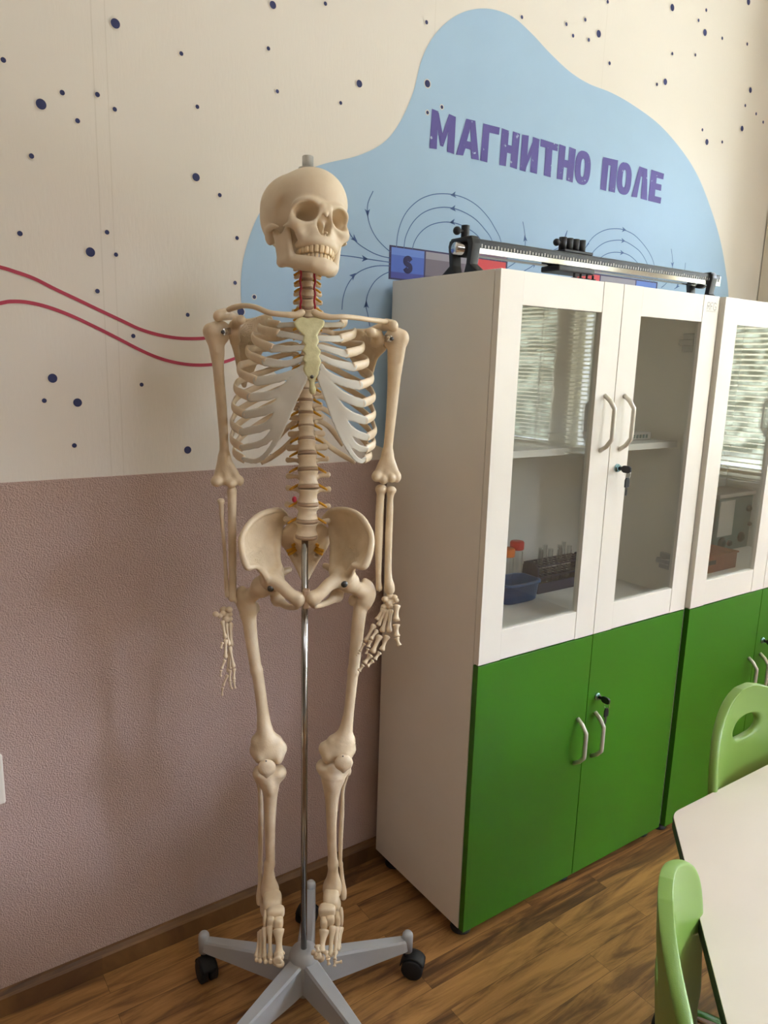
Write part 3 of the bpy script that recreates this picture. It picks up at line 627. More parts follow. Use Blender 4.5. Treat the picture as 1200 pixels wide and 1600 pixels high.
b = MB(); b.tube([(-.01, 0, .02), (-.01, 0, .27), (-.005, 0, .305), (.045, 0, .360)], .0085, 12); b.obj('arm', MT['darksteel'], mi, smooth=True)
b = MB(); b.tube([(.038, 0, .360), (.056, 0, .363), (.076, 0, .360)], [.013, .016, .012], 14); b.obj('head', MT['black'], mi, auto=True)

# ------------------------------------------------------------------ table and chairs
TZ = 0.68
def TP(u, v): h = hit(u, v, 2, TZ); return np.array([h[0], h[1]])
pc, pl, pr = TP(1050.5, 1270), TP(1136, 1600), TP(1200, 1184.5)
e1 = (pl - pc) / np.linalg.norm(pl - pc); e2 = (pr - pc) / np.linalg.norm(pr - pc)
A = pc; B = pc + e1 * .62; C2 = B + np.array([e2[0], e2[1]]) * 0 + np.array([e1[0] * math.cos(.74) - e1[1] * math.sin(.74), e1[0] * math.sin(.74) + e1[1] * math.cos(.74)]) * .62
Fp = pc + e2 * .62; Cm = (B + Fp) / 2 
ctr = None
poly = [A, B, C2]; ang = math.atan2(e1[1], e1[0])
# eight-sided top: walk round with equal turns
turn = math.acos(max(-1, min(1, float(np.dot(-e2, e1))))); pts = [A, B]; d = ang; cur = B
hexa = []
for k in range(6):
    d += (2 * PI - turn) / 7.0; cur = cur + np.array([math.cos(d), math.sin(d)]) * .62; pts.append(cur.copy())
ctr = sum(pts) / len(pts)
def rounded(pts, r=.018, n=5):
    out = []
    for i in range(len(pts)):
        p0, p1, p2 = pts[i - 1], pts[i], pts[(i + 1) % len(pts)]
        a = (p0 - p1) / np.linalg.norm(p0 - p1); c = (p2 - p1) / np.linalg.norm(p2 - p1)
        s, e = p1 + a * r, p1 + c * r
        for k in range(n + 1): t = k / n; out.append((1 - t) ** 2 * s + 2 * t * (1 - t) * p1 + t * t * e)
    return out
tbl = thing('classroom_table', 'cream topped many-sided table with a dark edge, at the lower right', 'table', (float(ctr[0]), float(ctr[1]), 0))
rp_ = [tuple(p - ctr) for p in rounded(pts)]
b = MB(); b.prism(rp_, TZ - .0015, TZ, 'z', None, .0004); b.obj('tabletop', MT['tabletop'], tbl)
b = MB(); b.prism([(x * 1.0012, y * 1.0012) for x, y in rp_], TZ - .020, TZ - .0015, 'z', None, .002); b.obj('edge_band', MT['tableedge'], tbl)
for k in range(4):
    a = .35 + k * PI / 2; x, y = .42 * math.cos(a), .42 * math.sin(a)
    b = MB(); b.tube([(x, y, .0), (x * .95, y * .95, TZ - .026)], .022, 16); b.obj('leg', MT['handle'], tbl, auto=True)

def chair(name, label, loc, rz, zt=.82, arm0=.31):
    # polypropylene shell on a chromed five-star swivel base; faces local -y
    root = thing(name, label, 'chair', (loc[0], loc[1], 0), rz, 'green classroom chairs')
    nu, nv = 16, 34
    prof = catmull([(-.36, .425), (-.345, .445), (-.28, .447), (-.15, .434), (-.06, .436), (-.012, .475), (.012, .54), (.025, .62), (.034, .70), (.040, zt - .035), (.042, zt)], 6)
    L = [0]
    for i in range(1, len(prof)): L.append(L[-1] + np.linalg.norm(prof[i] - prof[i - 1]))
    L = np.array(L) / L[-1]; pr_ = np.array(prof)
    def P(t): return np.array([np.interp(t, L, pr_[:, 0]), np.interp(t, L, pr_[:, 1])])
    wpts = [(0, .15), (.05, .185), (.12, .20), (.32, .205), (.44, .19), (.52, .168), (.60, .160), (.70, .168), (.80, .176), (.86, .171), (.90, .160), (.93, .144), (.955, .120), (.975, .090), (.99, .055), (1, .020)]
    def Wd(t):
        k = min(.035, t, 1 - t); return float(np.mean(np.interp(np.linspace(t - k, t + k, 15), [w[0] for w in wpts], [w[1] for w in wpts])))
    bm = bmesh.new(); V = [[None] * (nu + 1) for _ in range(nv + 1)]
    ts = np.concatenate([np.linspace(0, .5, 9)[:-1], .5 + .5 * np.sin(np.linspace(0, PI / 2, nv - 7)) ** .85])
    for j, t in enumerate(ts):
        y, z = P(t); w = Wd(t); back = min(1, max(0, (t - .45) / .2))
        for i in range(nu + 1):
            s = -1 + 2 * i / nu; ss = math.sin(s * PI / 2) * .25 + s * .75
            curve = .042 * back * (abs(ss * w) / .17) ** 2.1
            lift = (1 - back) * .018 * abs(s) ** 3
            V[j][i] = bm.verts.new((ss * w, y - curve, z + lift))
    # hand hole in the back: rows near the top
    tc, hw, hh = .885, .052, .023
    jc = int(np.argmin(abs(ts - tc)))
    hole = {(j, i) for j in range(jc - 1, jc + 1) for i in range(nu // 2 - 2, nu // 2 + 2)}
    for j in range(len(ts) - 1):
        for i in range(nu):
            if (j, i) in hole: continue
            bm.faces.new((V[j][i], V[j][i + 1], V[j + 1][i + 1], V[j + 1][i]))
    yc_, zc_ = P(ts[jc])
    ringv = [(j, i) for j in range(jc - 1, jc + 2) for i in range(nu // 2 - 2, nu // 2 + 3) if not (j == jc and nu // 2 - 2 < i < nu // 2 + 2)]
    for (j, i) in ringv:
        dj, di = j - jc, (i - nu // 2) / 2.0
        a = math.atan2(dj, di); sx = hw * math.cos(a) ; sz = hh * math.sin(a)
        V[j][i].co.x = sx; V[j][i].co.z = zc_ + sz
    for v in list(bm.verts):
        if not v.link_faces: bm.verts.remove(v)
    bmesh.ops.recalc_face_normals(bm, faces=bm.faces)
    me = bpy.data.meshes.new('shell'); bm.to_mesh(me); bm.free()
    o = bpy.data.objects.new('scratch', me); COL.objects.link(o)
    s = o.modifiers.new('s', 'SOLIDIFY'); s.thickness = .017; s.offset = 0
    u = o.modifiers.new('u', 'SUBSURF'); u.levels = 2; u.render_levels = 2
    link('shell', evald(o), MT['chairgreen'], root, True)
    sy = -.16
    MB().tube([(0, sy, .07), (0, sy, .26)], .026, 18).obj('gas_column', MT['black'], root, auto=True)
    MB().tube([(0, sy, .26), (0, sy, .415)], .014, 16).obj('piston', MT['chrome'], root, auto=True)
    MB().box(-.09, .09, sy - .08, sy + .08, .405, .424, .004).obj('seat_plate', MT['black'], root)
    for k in range(5):
        a = 2 * PI * k / 5 + arm0; R_ = Matrix.Translation((0, sy, 0)) @ Matrix.Rotation(a, 4, 'Z')
        b = MB(); b.tube([R_ @ Vector(p) for p in ((.015, 0, .105), (.12, 0, .098), (.255, 0, .072))], [.020, .018, .013], 12, flat=(.8, 1.0)); arm = b.obj('base_arm', MT['chrome'], root, auto=True)
        b = MB(); Q = R_ @ Matrix.Translation((.255, 0, 0)) @ Matrix.Rotation(.7 + k, 4, 'Z')
        b.tube([Q @ Vector((.02, -.022, .025)), Q @ Vector((.02, -.006, .025))], .025, 20); b.tube([Q @ Vector((.02, .006, .025)), Q @ Vector((.02, .022, .025))], .025, 20); b.tube([Q @ Vector((0, 0, .03)), Q @ Vector((0, 0, .075))], .008, 10); b.box(-.012, .02, -.006, .006, .02, .055, .002, mtx=Q)
        b.obj('castor', MT['rubber'], arm, auto=True)
    return root
chair('green_chair', 'green plastic chair whose oval-holed backrest rises behind the table, in front of the farther cabinet', (0.255, -0.928), 0.02, arm0=.45)
n_ = np.array([0.46, -0.89]); 
chair('green_chair', 'green plastic chair seen edge-on at the bottom right, left of the table', (-0.356, -1.185), math.radians(33))
# ------------------------------------------------------------------ skeleton: distance-field modelling helpers
HX, HY = -0.409, -0.336
SK = Matrix.Translation((HX, HY, 0)) @ Matrix.Rotation(math.radians(-29.13), 4, 'Z') @ Matrix.Rotation(-0.0052, 4, 'Y')
SKI = np.array(SK.inverted())
CL = SKI[:3, :3] @ CAM + SKI[:3, 3]
def S(u, v, y):
    # photo direction -> point of the skeleton's own frame at depth y (x right, y away, z up)
    d = SKI[:3, :3] @ ray(u, v); t = (y - CL[1]) / d[1]; return CL + t * d
def crop(ox, oy, s): return lambda x, y, d: S(ox + x / s, oy + y / s, d)
t2 = crop(300, 450, 3.3333); t3 = crop(300, 700, 3.3333); t4 = crop(360, 1050, 4.615); tp = crop(360, 780, 5.0)
hl = crop(320, 920, 8.89); hr = crop(540, 880, 8.89); sl_ = crop(310, 470, 10.0); sr_ = crop(560, 470, 10.67); tf = crop(380, 1350, 6.667)
BIG = 1.0
def smin(a, b, k):
    if k <= 0: return np.minimum(a, b)
    h = np.maximum(k - np.abs(a - b), 0) / k; return np.minimum(a, b) - h * h * k * .25
def smax(a, b, k): return -smin(-a, -b, k)
class SDF:
    def __init__(s): s.pr = []
    def _add(s, f, lo, hi, k, op): s.pr.append((f, np.array(lo, float), np.array(hi, float), k, op)); return s
    def cap(s, a, b, ra, rb=None, k=.004, op='+'):
        a = np.array(a, float); b = np.array(b, float); rb = ra if rb is None else rb; ba = b - a; L2 = max(ba @ ba, 1e-12); R = max(ra, rb)
        def f(X, Y, Z):
            t = np.clip(((X - a[0]) * ba[0] + (Y - a[1]) * ba[1] + (Z - a[2]) * ba[2]) / L2, 0, 1)
            return np.sqrt((X - a[0] - t * ba[0]) ** 2 + (Y - a[1] - t * ba[1]) ** 2 + (Z - a[2] - t * ba[2]) ** 2) - (ra + (rb - ra) * t)
        return s._add(f, np.minimum(a, b) - R, np.maximum(a, b) + R, k, op)
    def chain(s, pts, k=.004, op='+'):
        P = [np.array(p, float) for p, r in pts]; R = [float(r) for p, r in pts]
        if len(P) > 3:   # resample smoothly
            C = catmull([np.r_[p, r] for p, r in zip(P, R)], 4); P = [c[:3] for c in C]; R = [max(.0005, c[3]) for c in C]
        A = np.array(P)
        def f(X, Y, Z):
            D = None
            for i in range(len(P) - 1):
                a, ba, ra, rb = P[i], P[i + 1] - P[i], R[i], R[i + 1]; L2 = max(ba @ ba, 1e-12)
                t = np.clip(((X - a[0]) * ba[0] + (Y - a[1]) * ba[1] + (Z - a[2]) * ba[2]) / L2, 0, 1)
                d = np.sqrt((X - a[0] - t * ba[0]) ** 2 + (Y - a[1] - t * ba[1]) ** 2 + (Z - a[2] - t * ba[2]) ** 2) - (ra + (rb - ra) * t)
                D = d if D is None else np.minimum(D, d)
            return D
        return s._add(f, A.min(0) - max(R), A.max(0) + max(R), k, op)
    def ell(s, c, r, k=.004, op='+', M=None):
        c = np.array(c, float); r = np.array(r, float); R = max(r) if M is not None else None; Mi = None if M is None else np.array(M)[:3, :3].T
        def f(X, Y, Z):
            x, y, z = X - c[0], Y - c[1], Z - c[2]
            if Mi is not None: x, y, z = (Mi[i, 0] * x + Mi[i, 1] * y + Mi[i, 2] * z for i in range(3))
            k0 = np.sqrt((x / r[0]) ** 2 + (y / r[1]) ** 2 + (z / r[2]) ** 2); k1 = np.sqrt((x / r[0] ** 2) ** 2 + (y / r[1] ** 2) ** 2 + (z / r[2] ** 2) ** 2)
            return k0 * (k0 - 1) / np.maximum(k1, 1e-6)
        e = r if R is None else np.array([R] * 3)
        return s._add(f, c - e, c + e, k, op)
    def fn(s, f, lo, hi, k=.004, op='+'): return s._add(f, lo, hi, k, op)
    def sheet(s, pts, th, rnd=.002, k=.004, extra=(), op='+', caps2d=None):
        # closed outline traced on a curved surface y = f(x, z); th = half thickness
        P = np.array(pts, float); ctl = np.vstack([P] + [np.array(extra, float).reshape(-1, 3)]) if len(extra) else P
        n = len(ctl); U = lambda d2: np.where(d2 > 1e-12, .5 * d2 * np.log(np.maximum(d2, 1e-12)), 0)
        K = U(((ctl[:, None, [0, 2]] - ctl[None, :, [0, 2]]) ** 2).sum(-1)) + np.eye(n) * 1e-5; Q = np.c_[np.ones(n), ctl[:, 0], ctl[:, 2]]
        sol = np.linalg.solve(np.block([[K, Q], [Q.T, np.zeros((3, 3))]]), np.r_[ctl[:, 1], 0, 0, 0])
        def f(X, Y, Z):
            x, z = X[:, :1, :], Z[:, :1, :]
            ys = sol[n] + sol[n + 1] * x + sol[n + 2] * z
            for i in range(n): ys = ys + sol[i] * U((x - ctl[i, 0]) ** 2 + (z - ctl[i, 2]) ** 2)
            if caps2d is None:
                d = np.full(x.shape, 1e9); sg = np.ones(x.shape); m = len(P)
                for i in range(m):
                    a, b = P[i, [0, 2]], P[i - 1, [0, 2]]; e = b - a; wx, wz = x - a[0], z - a[1]
                    t = np.clip((wx * e[0] + wz * e[1]) / max(e @ e, 1e-12), 0, 1); d = np.minimum(d, (wx - e[0] * t) ** 2 + (wz - e[1] * t) ** 2)
                    c1 = z >= a[1]; c2 = z < b[1]; c3 = e[0] * wz > e[1] * wx
                    sg = np.where((c1 & c2 & c3) | (~c1 & ~c2 & ~c3), -sg, sg)
                d2 = sg * np.sqrt(d)
            else:
                d2 = np.full(x.shape, 1e9)
                for (a, ra, b, rb) in caps2d:
                    e = np.array([b[0] - a[0], b[2] - a[2]]); t = np.clip(((x - a[0]) * e[0] + (z - a[2]) * e[1]) / max(e @ e, 1e-12), 0, 1)
                    d2 = smin(d2, np.sqrt((x - a[0] - e[0] * t) ** 2 + (z - a[2] - e[1] * t) ** 2) - (ra + (rb - ra) * t), .0015)
            return smax(np.broadcast_to(d2, X.shape), np.abs(Y - ys) - th, rnd * 2)
        m = .012
        return s._add(f, P.min(0) - m, P.max(0) + m, k, op)
    def build(s, name, m, parent, vox=.002, smooth=True):
        pos = [p for p in s.pr if p[4] == '+']; lo = np.min([p[1] for p in pos], 0) - 3 * vox; hi = np.max([p[2] for p in pos], 0) + 3 * vox
        N = np.ceil((hi - lo) / vox).astype(int) + 1; D = np.full(N, BIG, np.float64)
        ax = [lo[i] + vox * np.arange(N[i]) for i in range(3)]
        for f, a, b, k, op in s.pr:
            i0 = np.maximum(np.floor((a - k - 2 * vox - lo) / vox).astype(int), 0); i1 = np.minimum(np.ceil((b + k + 2 * vox - lo) / vox).astype(int) + 1, N)
            if (i1 <= i0).any(): continue
            X, Y, Z = np.meshgrid(ax[0][i0[0]:i1[0]], ax[1][i0[1]:i1[1]], ax[2][i0[2]:i1[2]], indexing='ij')
            sub = D[i0[0]:i1[0], i0[1]:i1[1], i0[2]:i1[2]]; v = f(X, Y, Z)
            sub[...] = smin(sub, v, k) if op == '+' else smax(sub, -v, k)
        return link(name, nets(D, lo, vox, name), m, parent, smooth)
def nets(D, lo, vox, name):
    s = D < 0; c = s[:-1, :-1, :-1].astype(np.int8); sh = [(a, b, d) for a in (0, 1) for b in (0, 1) for d in (0, 1)]
    nx, ny, nz = D.shape; sl = lambda o: (slice(o[0], nx - 1 + o[0]), slice(o[1], ny - 1 + o[1]), slice(o[2], nz - 1 + o[2]))
    cnt = sum(s[sl(o)].astype(np.int8) for o in sh); act = (cnt > 0) & (cnt < 8); idx = np.argwhere(act)
    pos = np.zeros((len(idx), 3)); num = np.zeros(len(idx))
    for o in sh:
        for a in range(3):
            if o[a] == 1: continue
            q = list(o); q[a] = 1
            v0 = D[idx[:, 0] + o[0], idx[:, 1] + o[1], idx[:, 2] + o[2]]; v1 = D[idx[:, 0] + q[0], idx[:, 1] + q[1], idx[:, 2] + q[2]]
            cr_ = (v0 < 0) != (v1 < 0); t = np.where(cr_, v0 / np.where(cr_, v0 - v1, 1), 0)
            pp = np.tile(np.array(o, float), (len(idx), 1)); pp[:, a] += t; pos += pp * cr_[:, None]; num += cr_
    V = (idx + pos / num[:, None]) * vox + lo
    ids = np.full(act.shape, -1, np.int64); ids[act] = np.arange(len(idx)); F = []
    for a in range(3):
        b, d = (a + 1) % 3, (a + 2) % 3
        s0 = [slice(None)] * 3; s1 = [slice(None)] * 3; s0[a] = slice(0, -1); s1[a] = slice(1, None)
        e = np.argwhere(s[tuple(s0)] != s[tuple(s1)]); e = e[(e[:, b] > 0) & (e[:, d] > 0) & (e[:, b] < D.shape[b] - 1) & (e[:, d] < D.shape[d] - 1)]
        if not len(e): continue
        ins = s[e[:, 0], e[:, 1], e[:, 2]]; q = []
        for ob, od in ((-1, -1), (0, -1), (0, 0), (-1, 0)):
            w = e.copy(); w[:, b] += ob; w[:, d] += od; q.append(ids[w[:, 0], w[:, 1], w[:, 2]])
        q = np.array(q).T; q = np.where(ins[:, None], q, q[:, ::-1]); F.append(q)
    F = np.vstack(F); me = bpy.data.meshes.new(name)
    me.vertices.add(len(V)); me.vertices.foreach_set('co', V.astype(np.float32).ravel())
    me.loops.add(F.size); me.loops.foreach_set('vertex_index', F.astype(np.int32).ravel())
    me.polygons.add(len(F)); me.polygons.foreach_set('loop_start', np.arange(0, F.size, 4, dtype=np.int32)); me.update(calc_edges=True); me.validate(); return me
def rows(tfun, sc, rws):
    # traced silhouette rows (y, left, right, depth) -> chain of (centre, radius)
    out = []
    for y, a, b, d in rws:
        p, q = tfun(a, y, d), tfun(b, y, d); out.append(((p + q) / 2, float(np.linalg.norm(p - q)) / 2))
    return out

# ------------------------------------------------------------------ the rolling stand
stand = thing('rolling_stand', 'grey five-armed rolling stand with black castors and a chrome pole holding the skeleton', 'stand', (HX, HY, 0))
b = MB(); b.lathe([(.030, .035), (.036, .05), (.038, .10), (.034, .122), (.028, .134), (.012, .139)], 32); b.obj('hub', MT['standgrey'], stand, auto=True)
for k in range(5):
    a = math.radians(57.3 + 72 * k); R_ = Matrix.Rotation(a, 4, 'Z')
    bm = bmesh.new(); sec = []
    for (r, w, zt_, zb_) in ((.020, .021, .122, .050), (.06, .0205, .117, .052), (.12, .0185, .110, .058), (.18, .016, .103, .064), (.235, .0135, .097, .068), (.247, .012, .096, .070)):
        c = .005; sec.append([bm.verts.new(R_ @ Vector((r, y, z))) for y, z in ((-w, zb_), (w, zb_), (w * .86, zt_ - c), (w * .66, zt_), (-w * .66, zt_), (-w * .86, zt_ - c))])
    for i in range(len(sec) - 1):
        for j in range(6): bm.faces.new((sec[i][j], sec[i][(j + 1) % 6], sec[i + 1][(j + 1) % 6], sec[i + 1][j]))
    bm.faces.new(sec[0][::-1]); bm.faces.new(sec[-1]); bmesh.ops.recalc_face_normals(bm, faces=bm.faces)
    me = bpy.data.meshes.new('arm'); bm.to_mesh(me); bm.free(); arm = link('arm', me, MT['standgrey'], stand)
    b = MB(); b.lathe([(.0125, .062), (.0128, .100), (.012, .106), (.009, .1105), (.004, .1125)], 20, R_ @ Matrix.Translation((.249, 0, 0))); b.obj('arm_end', MT['standgrey'], arm, auto=True)
    Q = R_ @ Matrix.Translation((.249, 0, 0)) @ Matrix.Rotation([2.6, 2.4, 2.2, .5, -.6][k], 4, 'Z')
    b = MB(); x = .016
    for s in (-1, 1): b.tube([Q @ Vector((x, s * .004, .0255)), Q @ Vector((x, s * .0185, .0255)), Q @ Vector((x, s * .021, .0255))], [.0255, .0255, .021], 24)
    b.tube([Q @ Vector((x, s_, .0255)) for s_ in (-.0155, .0155)], .0275, 20) if False else None
    b.tube([Q @ Vector((0, 0, .034)), Q @ Vector((0, 0, .066))], .008, 12)
    pts_ = [Q @ Vector((x + .0285 * math.cos(t), 0, .0255 + .0285 * math.sin(t))) for t in np.linspace(.45, 3.0, 12)]
    b.tube(pts_, .0022, 8, flat=(1, 8.5), up=None)
    b.obj('castor', MT['rubber'], arm, auto=True)
pb = MB(); pb.tube([SK @ Vector((0, 0, .11)), SK @ Vector((0, 0, 1.085))], .0068, 24)
o = pb.obj('pole', MT['poledark'], None, smooth=True); o.parent = stand; o.matrix_parent_inverse = Matrix.Translation((-HX, -HY, 0))

# ------------------------------------------------------------------ the skeleton
skel = thing('human_skeleton', 'life-size ivory human skeleton model hanging on the chrome pole in front of the wall', 'skeleton'); skel.matrix_world = SK
B_ = MT['bone']
def V3(*a): return np.array(a, float)

# skull -------------------------------------------------------------
PSI, TH = math.radians(23), math.radians(7)
vtx = S(481, 264, 0.0)
SKC = Matrix.Translation(Vector(vtx) + Vector((-.002, .004, -.070))) @ Matrix.Rotation(PSI, 4, 'Z') @ Matrix.Rotation(TH, 4, 'Y') @ Matrix.Rotation(math.radians(-10), 4, 'X')
mm = .001
def sk(x, y, z): return V3(x * mm, y * mm, z * mm)
def skf(x, y, z): return V3(x * mm, y * mm, (z * .9 if z < 0 else z) * mm)
q = SDF(); K = .010
q.ell(skf(0, 6, 0), sk(71, 88, 68), K); q.ell(skf(0, -34, 6), sk(55, 50, 52), .016); q.ell(skf(20, 34, 10), sk(52, 54, 54), .016); q.ell(skf(-20, 34, 10), sk(52, 54, 54), .016)
q.ell(skf(0, 58, -16), sk(50, 40, 42), .016); q.ell(skf(0, 28, -22), sk(69, 62, 44), .016); q.ell(skf(0, 14, -46), sk(50, 52, 24), .014)
q.ell(skf(0, -42, -36), sk(50, 34, 34), .012)                       # behind the orbits
for s in (-1, 1):
    q.chain([(skf(s * 7, -80, -23), .007), (skf(s * 24, -79, -17), .0065), (skf(s * 42, -70, -20), .006), (skf(s * 53, -58, -32), .0055), (skf(s * 53, -57, -48), .0065)], .006)   # brow and lateral orbit rim
    q.chain([(skf(s * 53, -57, -48), .007), (skf(s * 46, -64, -60), .009), (skf(s * 34, -70, -60), .007), (skf(s * 18, -76, -54), .005)], .006)          # cheek and lower rim
    q.chain([(skf(s * 16, -77, -52), .0045), (skf(s * 9, -82, -34), .005), (skf(s * 5, -84, -26), .006)], .004)       # frontal process
    q.chain([(skf(s * 48, -60, -62), .008), (skf(s * 62, -40, -60), .0055), (skf(s * 68, -18, -55), .005), (skf(s * 66, 4, -50), .006), (skf(s * 62, 18, -46), .007)], .005)       # zygomatic arch
    q.ell(skf(s * 56, 26, -50), sk(11, 14, 22), .008)              # mastoid
    q.chain([(skf(s * 42, -62, -64), .010), (skf(s * 32, -62, -80), .010), (skf(s * 28, -62, -90), .008)], .008)    # zygomatic buttress
q.ell(skf(0, -62, -76), sk(30, 24, 26), .008)                       # maxilla
q.chain([(skf(a, b_, -92), .008) for a, b_ in ((-29, -46), (-26, -62), (-15, -77), (0, -82), (15, -77), (26, -62), (29, -46))], .006)
q.chain([(skf(0, -80, -24), .0055), (skf(0, -84, -34), .0042), (skf(0, -87, -42), .003)], .006)                # nasal bones
for s in (-1, 1):
    q.ell(skf(s * 31, -72, -38), sk(18.5, 22, 16.5), .005, '-', M=Matrix.Rotation(s * .22, 3, 'Y') @ Matrix.Rotation(-s * .25, 3, 'Z'))
    q.ell(skf(s * 26, -58, -38), sk(13, 26, 12), .006, '-')
    q.ell(skf(s * 63, -44, -34), sk(9, 26, 24), .010, '-')            # temporal hollow
    q.ell(skf(s * 6.6, -86, -63), sk(5.8, 24, 15), .003, '-', M=Matrix.Rotation(s * .16, 3, 'Y'))
    q.ell(skf(s * 50, -30, -76), sk(13, 30, 15), .006, '-')           # hollow under the arch
q.chain([(skf(0, -86, -74), .002), (skf(0, -93, -77), .002)], .003)
skull = q.build('skull', MT['skull'], skel, .0016); skull.matrix_parent_inverse = Matrix.Identity(4); skull.matrix_local = SKC
# mandible
j = SDF(); JK = .006
body = [(0, -80, -137, 11), (13, -77, -136, 10.5), (25, -64, -132, 9.5), (34, -46, -126, 9), (41, -30, -120, 8)]
for s in (-1, 1):
    j.chain([(skf(s * x, y, z), r * mm) for x, y, z, r in body], JK)
    j.chain([(skf(s * x * .93, y * .97 + 1, z + 5), .0056) for x, y, z, r in body[:4]], .006)
    for dz in (-3, 1, -7): j.chain([(skf(s * x * .97, y * .985 - (1 if abs(x) < 15 else 0), z + 4 + dz), .0085) for x, y, z, r in body[:4]], .006)
    # ramus plate as thick triangles
    A1, A2, A3, A4 = skf(s * 47, -6, -116), skf(s * 42, -42, -116), skf(s * 49, -38, -66), skf(s * 54, 3, -60)
    for a1, a2 in (((A1, A2)), (A2, A3), (A4, A1)): j.cap(a1, a2, .005, .0045, JK)
    for t in np.linspace(.06, .94, 11): j.cap(A1 + (A2 - A1) * t, A4 + (A3 - A4) * t + sk(0, 0, -9 * math.sin(PI * t)), .0048, .0042, .006)
    j.cap(A3, skf(s * 50, -39, -56), .004, .003, JK); j.chain([(A4, .005), (skf(s * 55, 4, -54), .0065)], JK)
    j.cap(skf(s * 40, -36, -124), skf(s * 46, -8, -119), .007, .006, .008)
j.ell(skf(0, -82, -141), sk(20, 9, 9), .010)
jaw = j.build('mandible', MT['skull'], skull, .0016)
# teeth: one mesh per kind, copied round both arches
def tooth_mesh(w, d, h):
    b = MB(); b.box(-w / 2, w / 2, -d / 2, d / 2, -h / 2, h / 2, min(w, d) * .33, 3); return b.mesh('tooth')
incis, molar = tooth_mesh(.0074, .006, .0125), tooth_mesh(.0094, .009, .0105)
for me_ in (incis, molar): me_.materials.append(MT['tooth']); me_.polygons.foreach_set('use_smooth', [True] * len(me_.polygons))
for zz, rx_, fy, sgn in ((-95.5, 29.5, 85.5, 1), (-107.5, 27.5, 82, -1)):
    arc = [(rx_ * math.sin(a), -36 - (fy - 36) * math.cos(a) ** .9) for a in np.linspace(-PI / 2 * .98, PI / 2 * .98, 400)]
    Ls = np.r_[0, np.cumsum([math.dist(arc[i], arc[i + 1]) for i in range(399)])]; arc = np.array(arc); n = 14 if sgn == 1 else 16
    for i in range(n):
        t = Ls[-1] * (i + .5) / n; x, y = np.interp(t, Ls, arc[:, 0]), np.interp(t, Ls, arc[:, 1]); x2, y2 = np.interp(t + 1, Ls, arc[:, 0]), np.interp(t + 1, Ls, arc[:, 1])
        o = bpy.data.objects.new('tooth', molar if i < 4 or i > 9 else incis); COL.objects.link(o); o.parent = skull
        o.location = (x * mm, y * mm, zz * mm); o.rotation_euler = (sgn * .04, 0, math.atan2(y2 - y, x2 - x))
        o.scale = (1.1, 1, 1.05) if 6 <= i <= 7 and sgn == 1 else ((1, 1, 1) if sgn == 1 else (.82, .9, .9))
# nut and washer on the crown
b = MB(); nz_ = vtx; b.lathe([(.017, -.004), (.017, .001), (.010, .001), (.010, .020), (.009, .0215)], 28, Matrix.Translation(Vector(S(481, 264, 0.0))), True)
b.obj('pole_cap', MT['steel'], skel, auto=True)

# spine -------------------------------------------------------------
def spine_y(v): return float(np.interp(v, [398, 430, 465, 495, 540, 600, 665, 708, 760, 813, 838], [.004, -.002, .000, .014, .034, .048, .036, .016, .000, .002, .006]))
def spine_x(v): return float(np.interp(v, [398, 430, 480, 600, 645, 708, 760, 790, 840], [481, 480.5, 481, 478.5, 478, 480, 482, 481, 478.5]))
dv = [838, 813.4, 787.5, 760.5, 733.5, 708.6, 686.4, 665.4, 644.4, 625, 606.5, 589, 572, 556, 540, 525, 510, 495, 480, 464.7, 450, 437, 424, 411, 399]
halfw = [23, 22.5, 22, 21.5, 21, 19.5, 17.5, 16.5, 15.5, 15, 14.5, 14, 13.5, 13, 12.5, 12.5, 13, 12.5, 11.5, 11, 10.5, 10.5, 11, 13]
def vert_template(kind):
    q = SDF(); hx, hy, h = {'L': (23, 17, 12.2), 'T': (16, 14, 9.2), 'C': (11.5, 8.5, 6.2)}[kind]; hx *= mm; hy *= mm; h *= mm
    def f(X, Y, Z):
        t = np.clip(1 - (Z / h) ** 2, 0, 1); r = np.sqrt((X / hx) ** 2 + (Y / hy) ** 2); return smax((r - (1 - .22 * t)) * hy, np.abs(Z) - h, .0022)
    q.fn(f, (-hx, -hy, -h), (hx, hy, h), .002)
    for s in (-1, 1):
        if kind == 'L':
            q.chain([(sk(s * 13, 12, 4), .0055), (sk(s * 15, 26, 3), .006), (sk(s * 9, 36, -3), .005), (sk(0, 42, -5), .005)], .004)
            q.chain([(sk(s * 14, 24, 4), .0045), (sk(s * 28, 27, 6), .0038), (sk(s * 42, 29, 7), .0055)], .004); q.chain([(sk(s * 15, 27, 4), .005), (sk(s * 15, 33, 15), .005)], .003); q.chain([(sk(s * 12, 33, -4), .005), (sk(s * 12, 33, -17), .005)], .003)
        elif kind == 'T':
            q.chain([(sk(s * 9, 10, 3), .0045), (sk(s * 12, 20, 3), .0055), (sk(s * 7, 29, -2), .0045), (sk(0, 33, -4), .0045)], .004); q.chain([(sk(s * 12, 20, 3), .0045), (sk(s * 29, 31, 6), .0055)], .004)
        else:
            q.chain([(sk(s * 8, 4, 0), .004), (sk(s * 17, 4, -1), .0042), (sk(s * 24, 9, -3), .004)], .003); q.chain([(sk(s * 10, 6, 0), .004), (sk(s * 15, 16, 0), .0055), (sk(s * 7, 24, -2), .004), (sk(0, 28, -3), .004)], .003)
    q.ell(sk(0, 56, -9), sk(3.6, 16, 9), .005) if kind == 'L' else (q.chain([(sk(0, 33, -4), .0045), (sk(0, 52, -22), .0035)], .004) if kind == 'T' else q.chain([(sk(0, 28, -3), .004), (sk(0, 44, -7), .004)], .003))
    o = q.build('vertebra', B_, skel, .0016); return o
tmpl = {}
base = {'L': (23, 12.2), 'T': (16, 9.2), 'C': (11.5, 6.2)}
discs = []
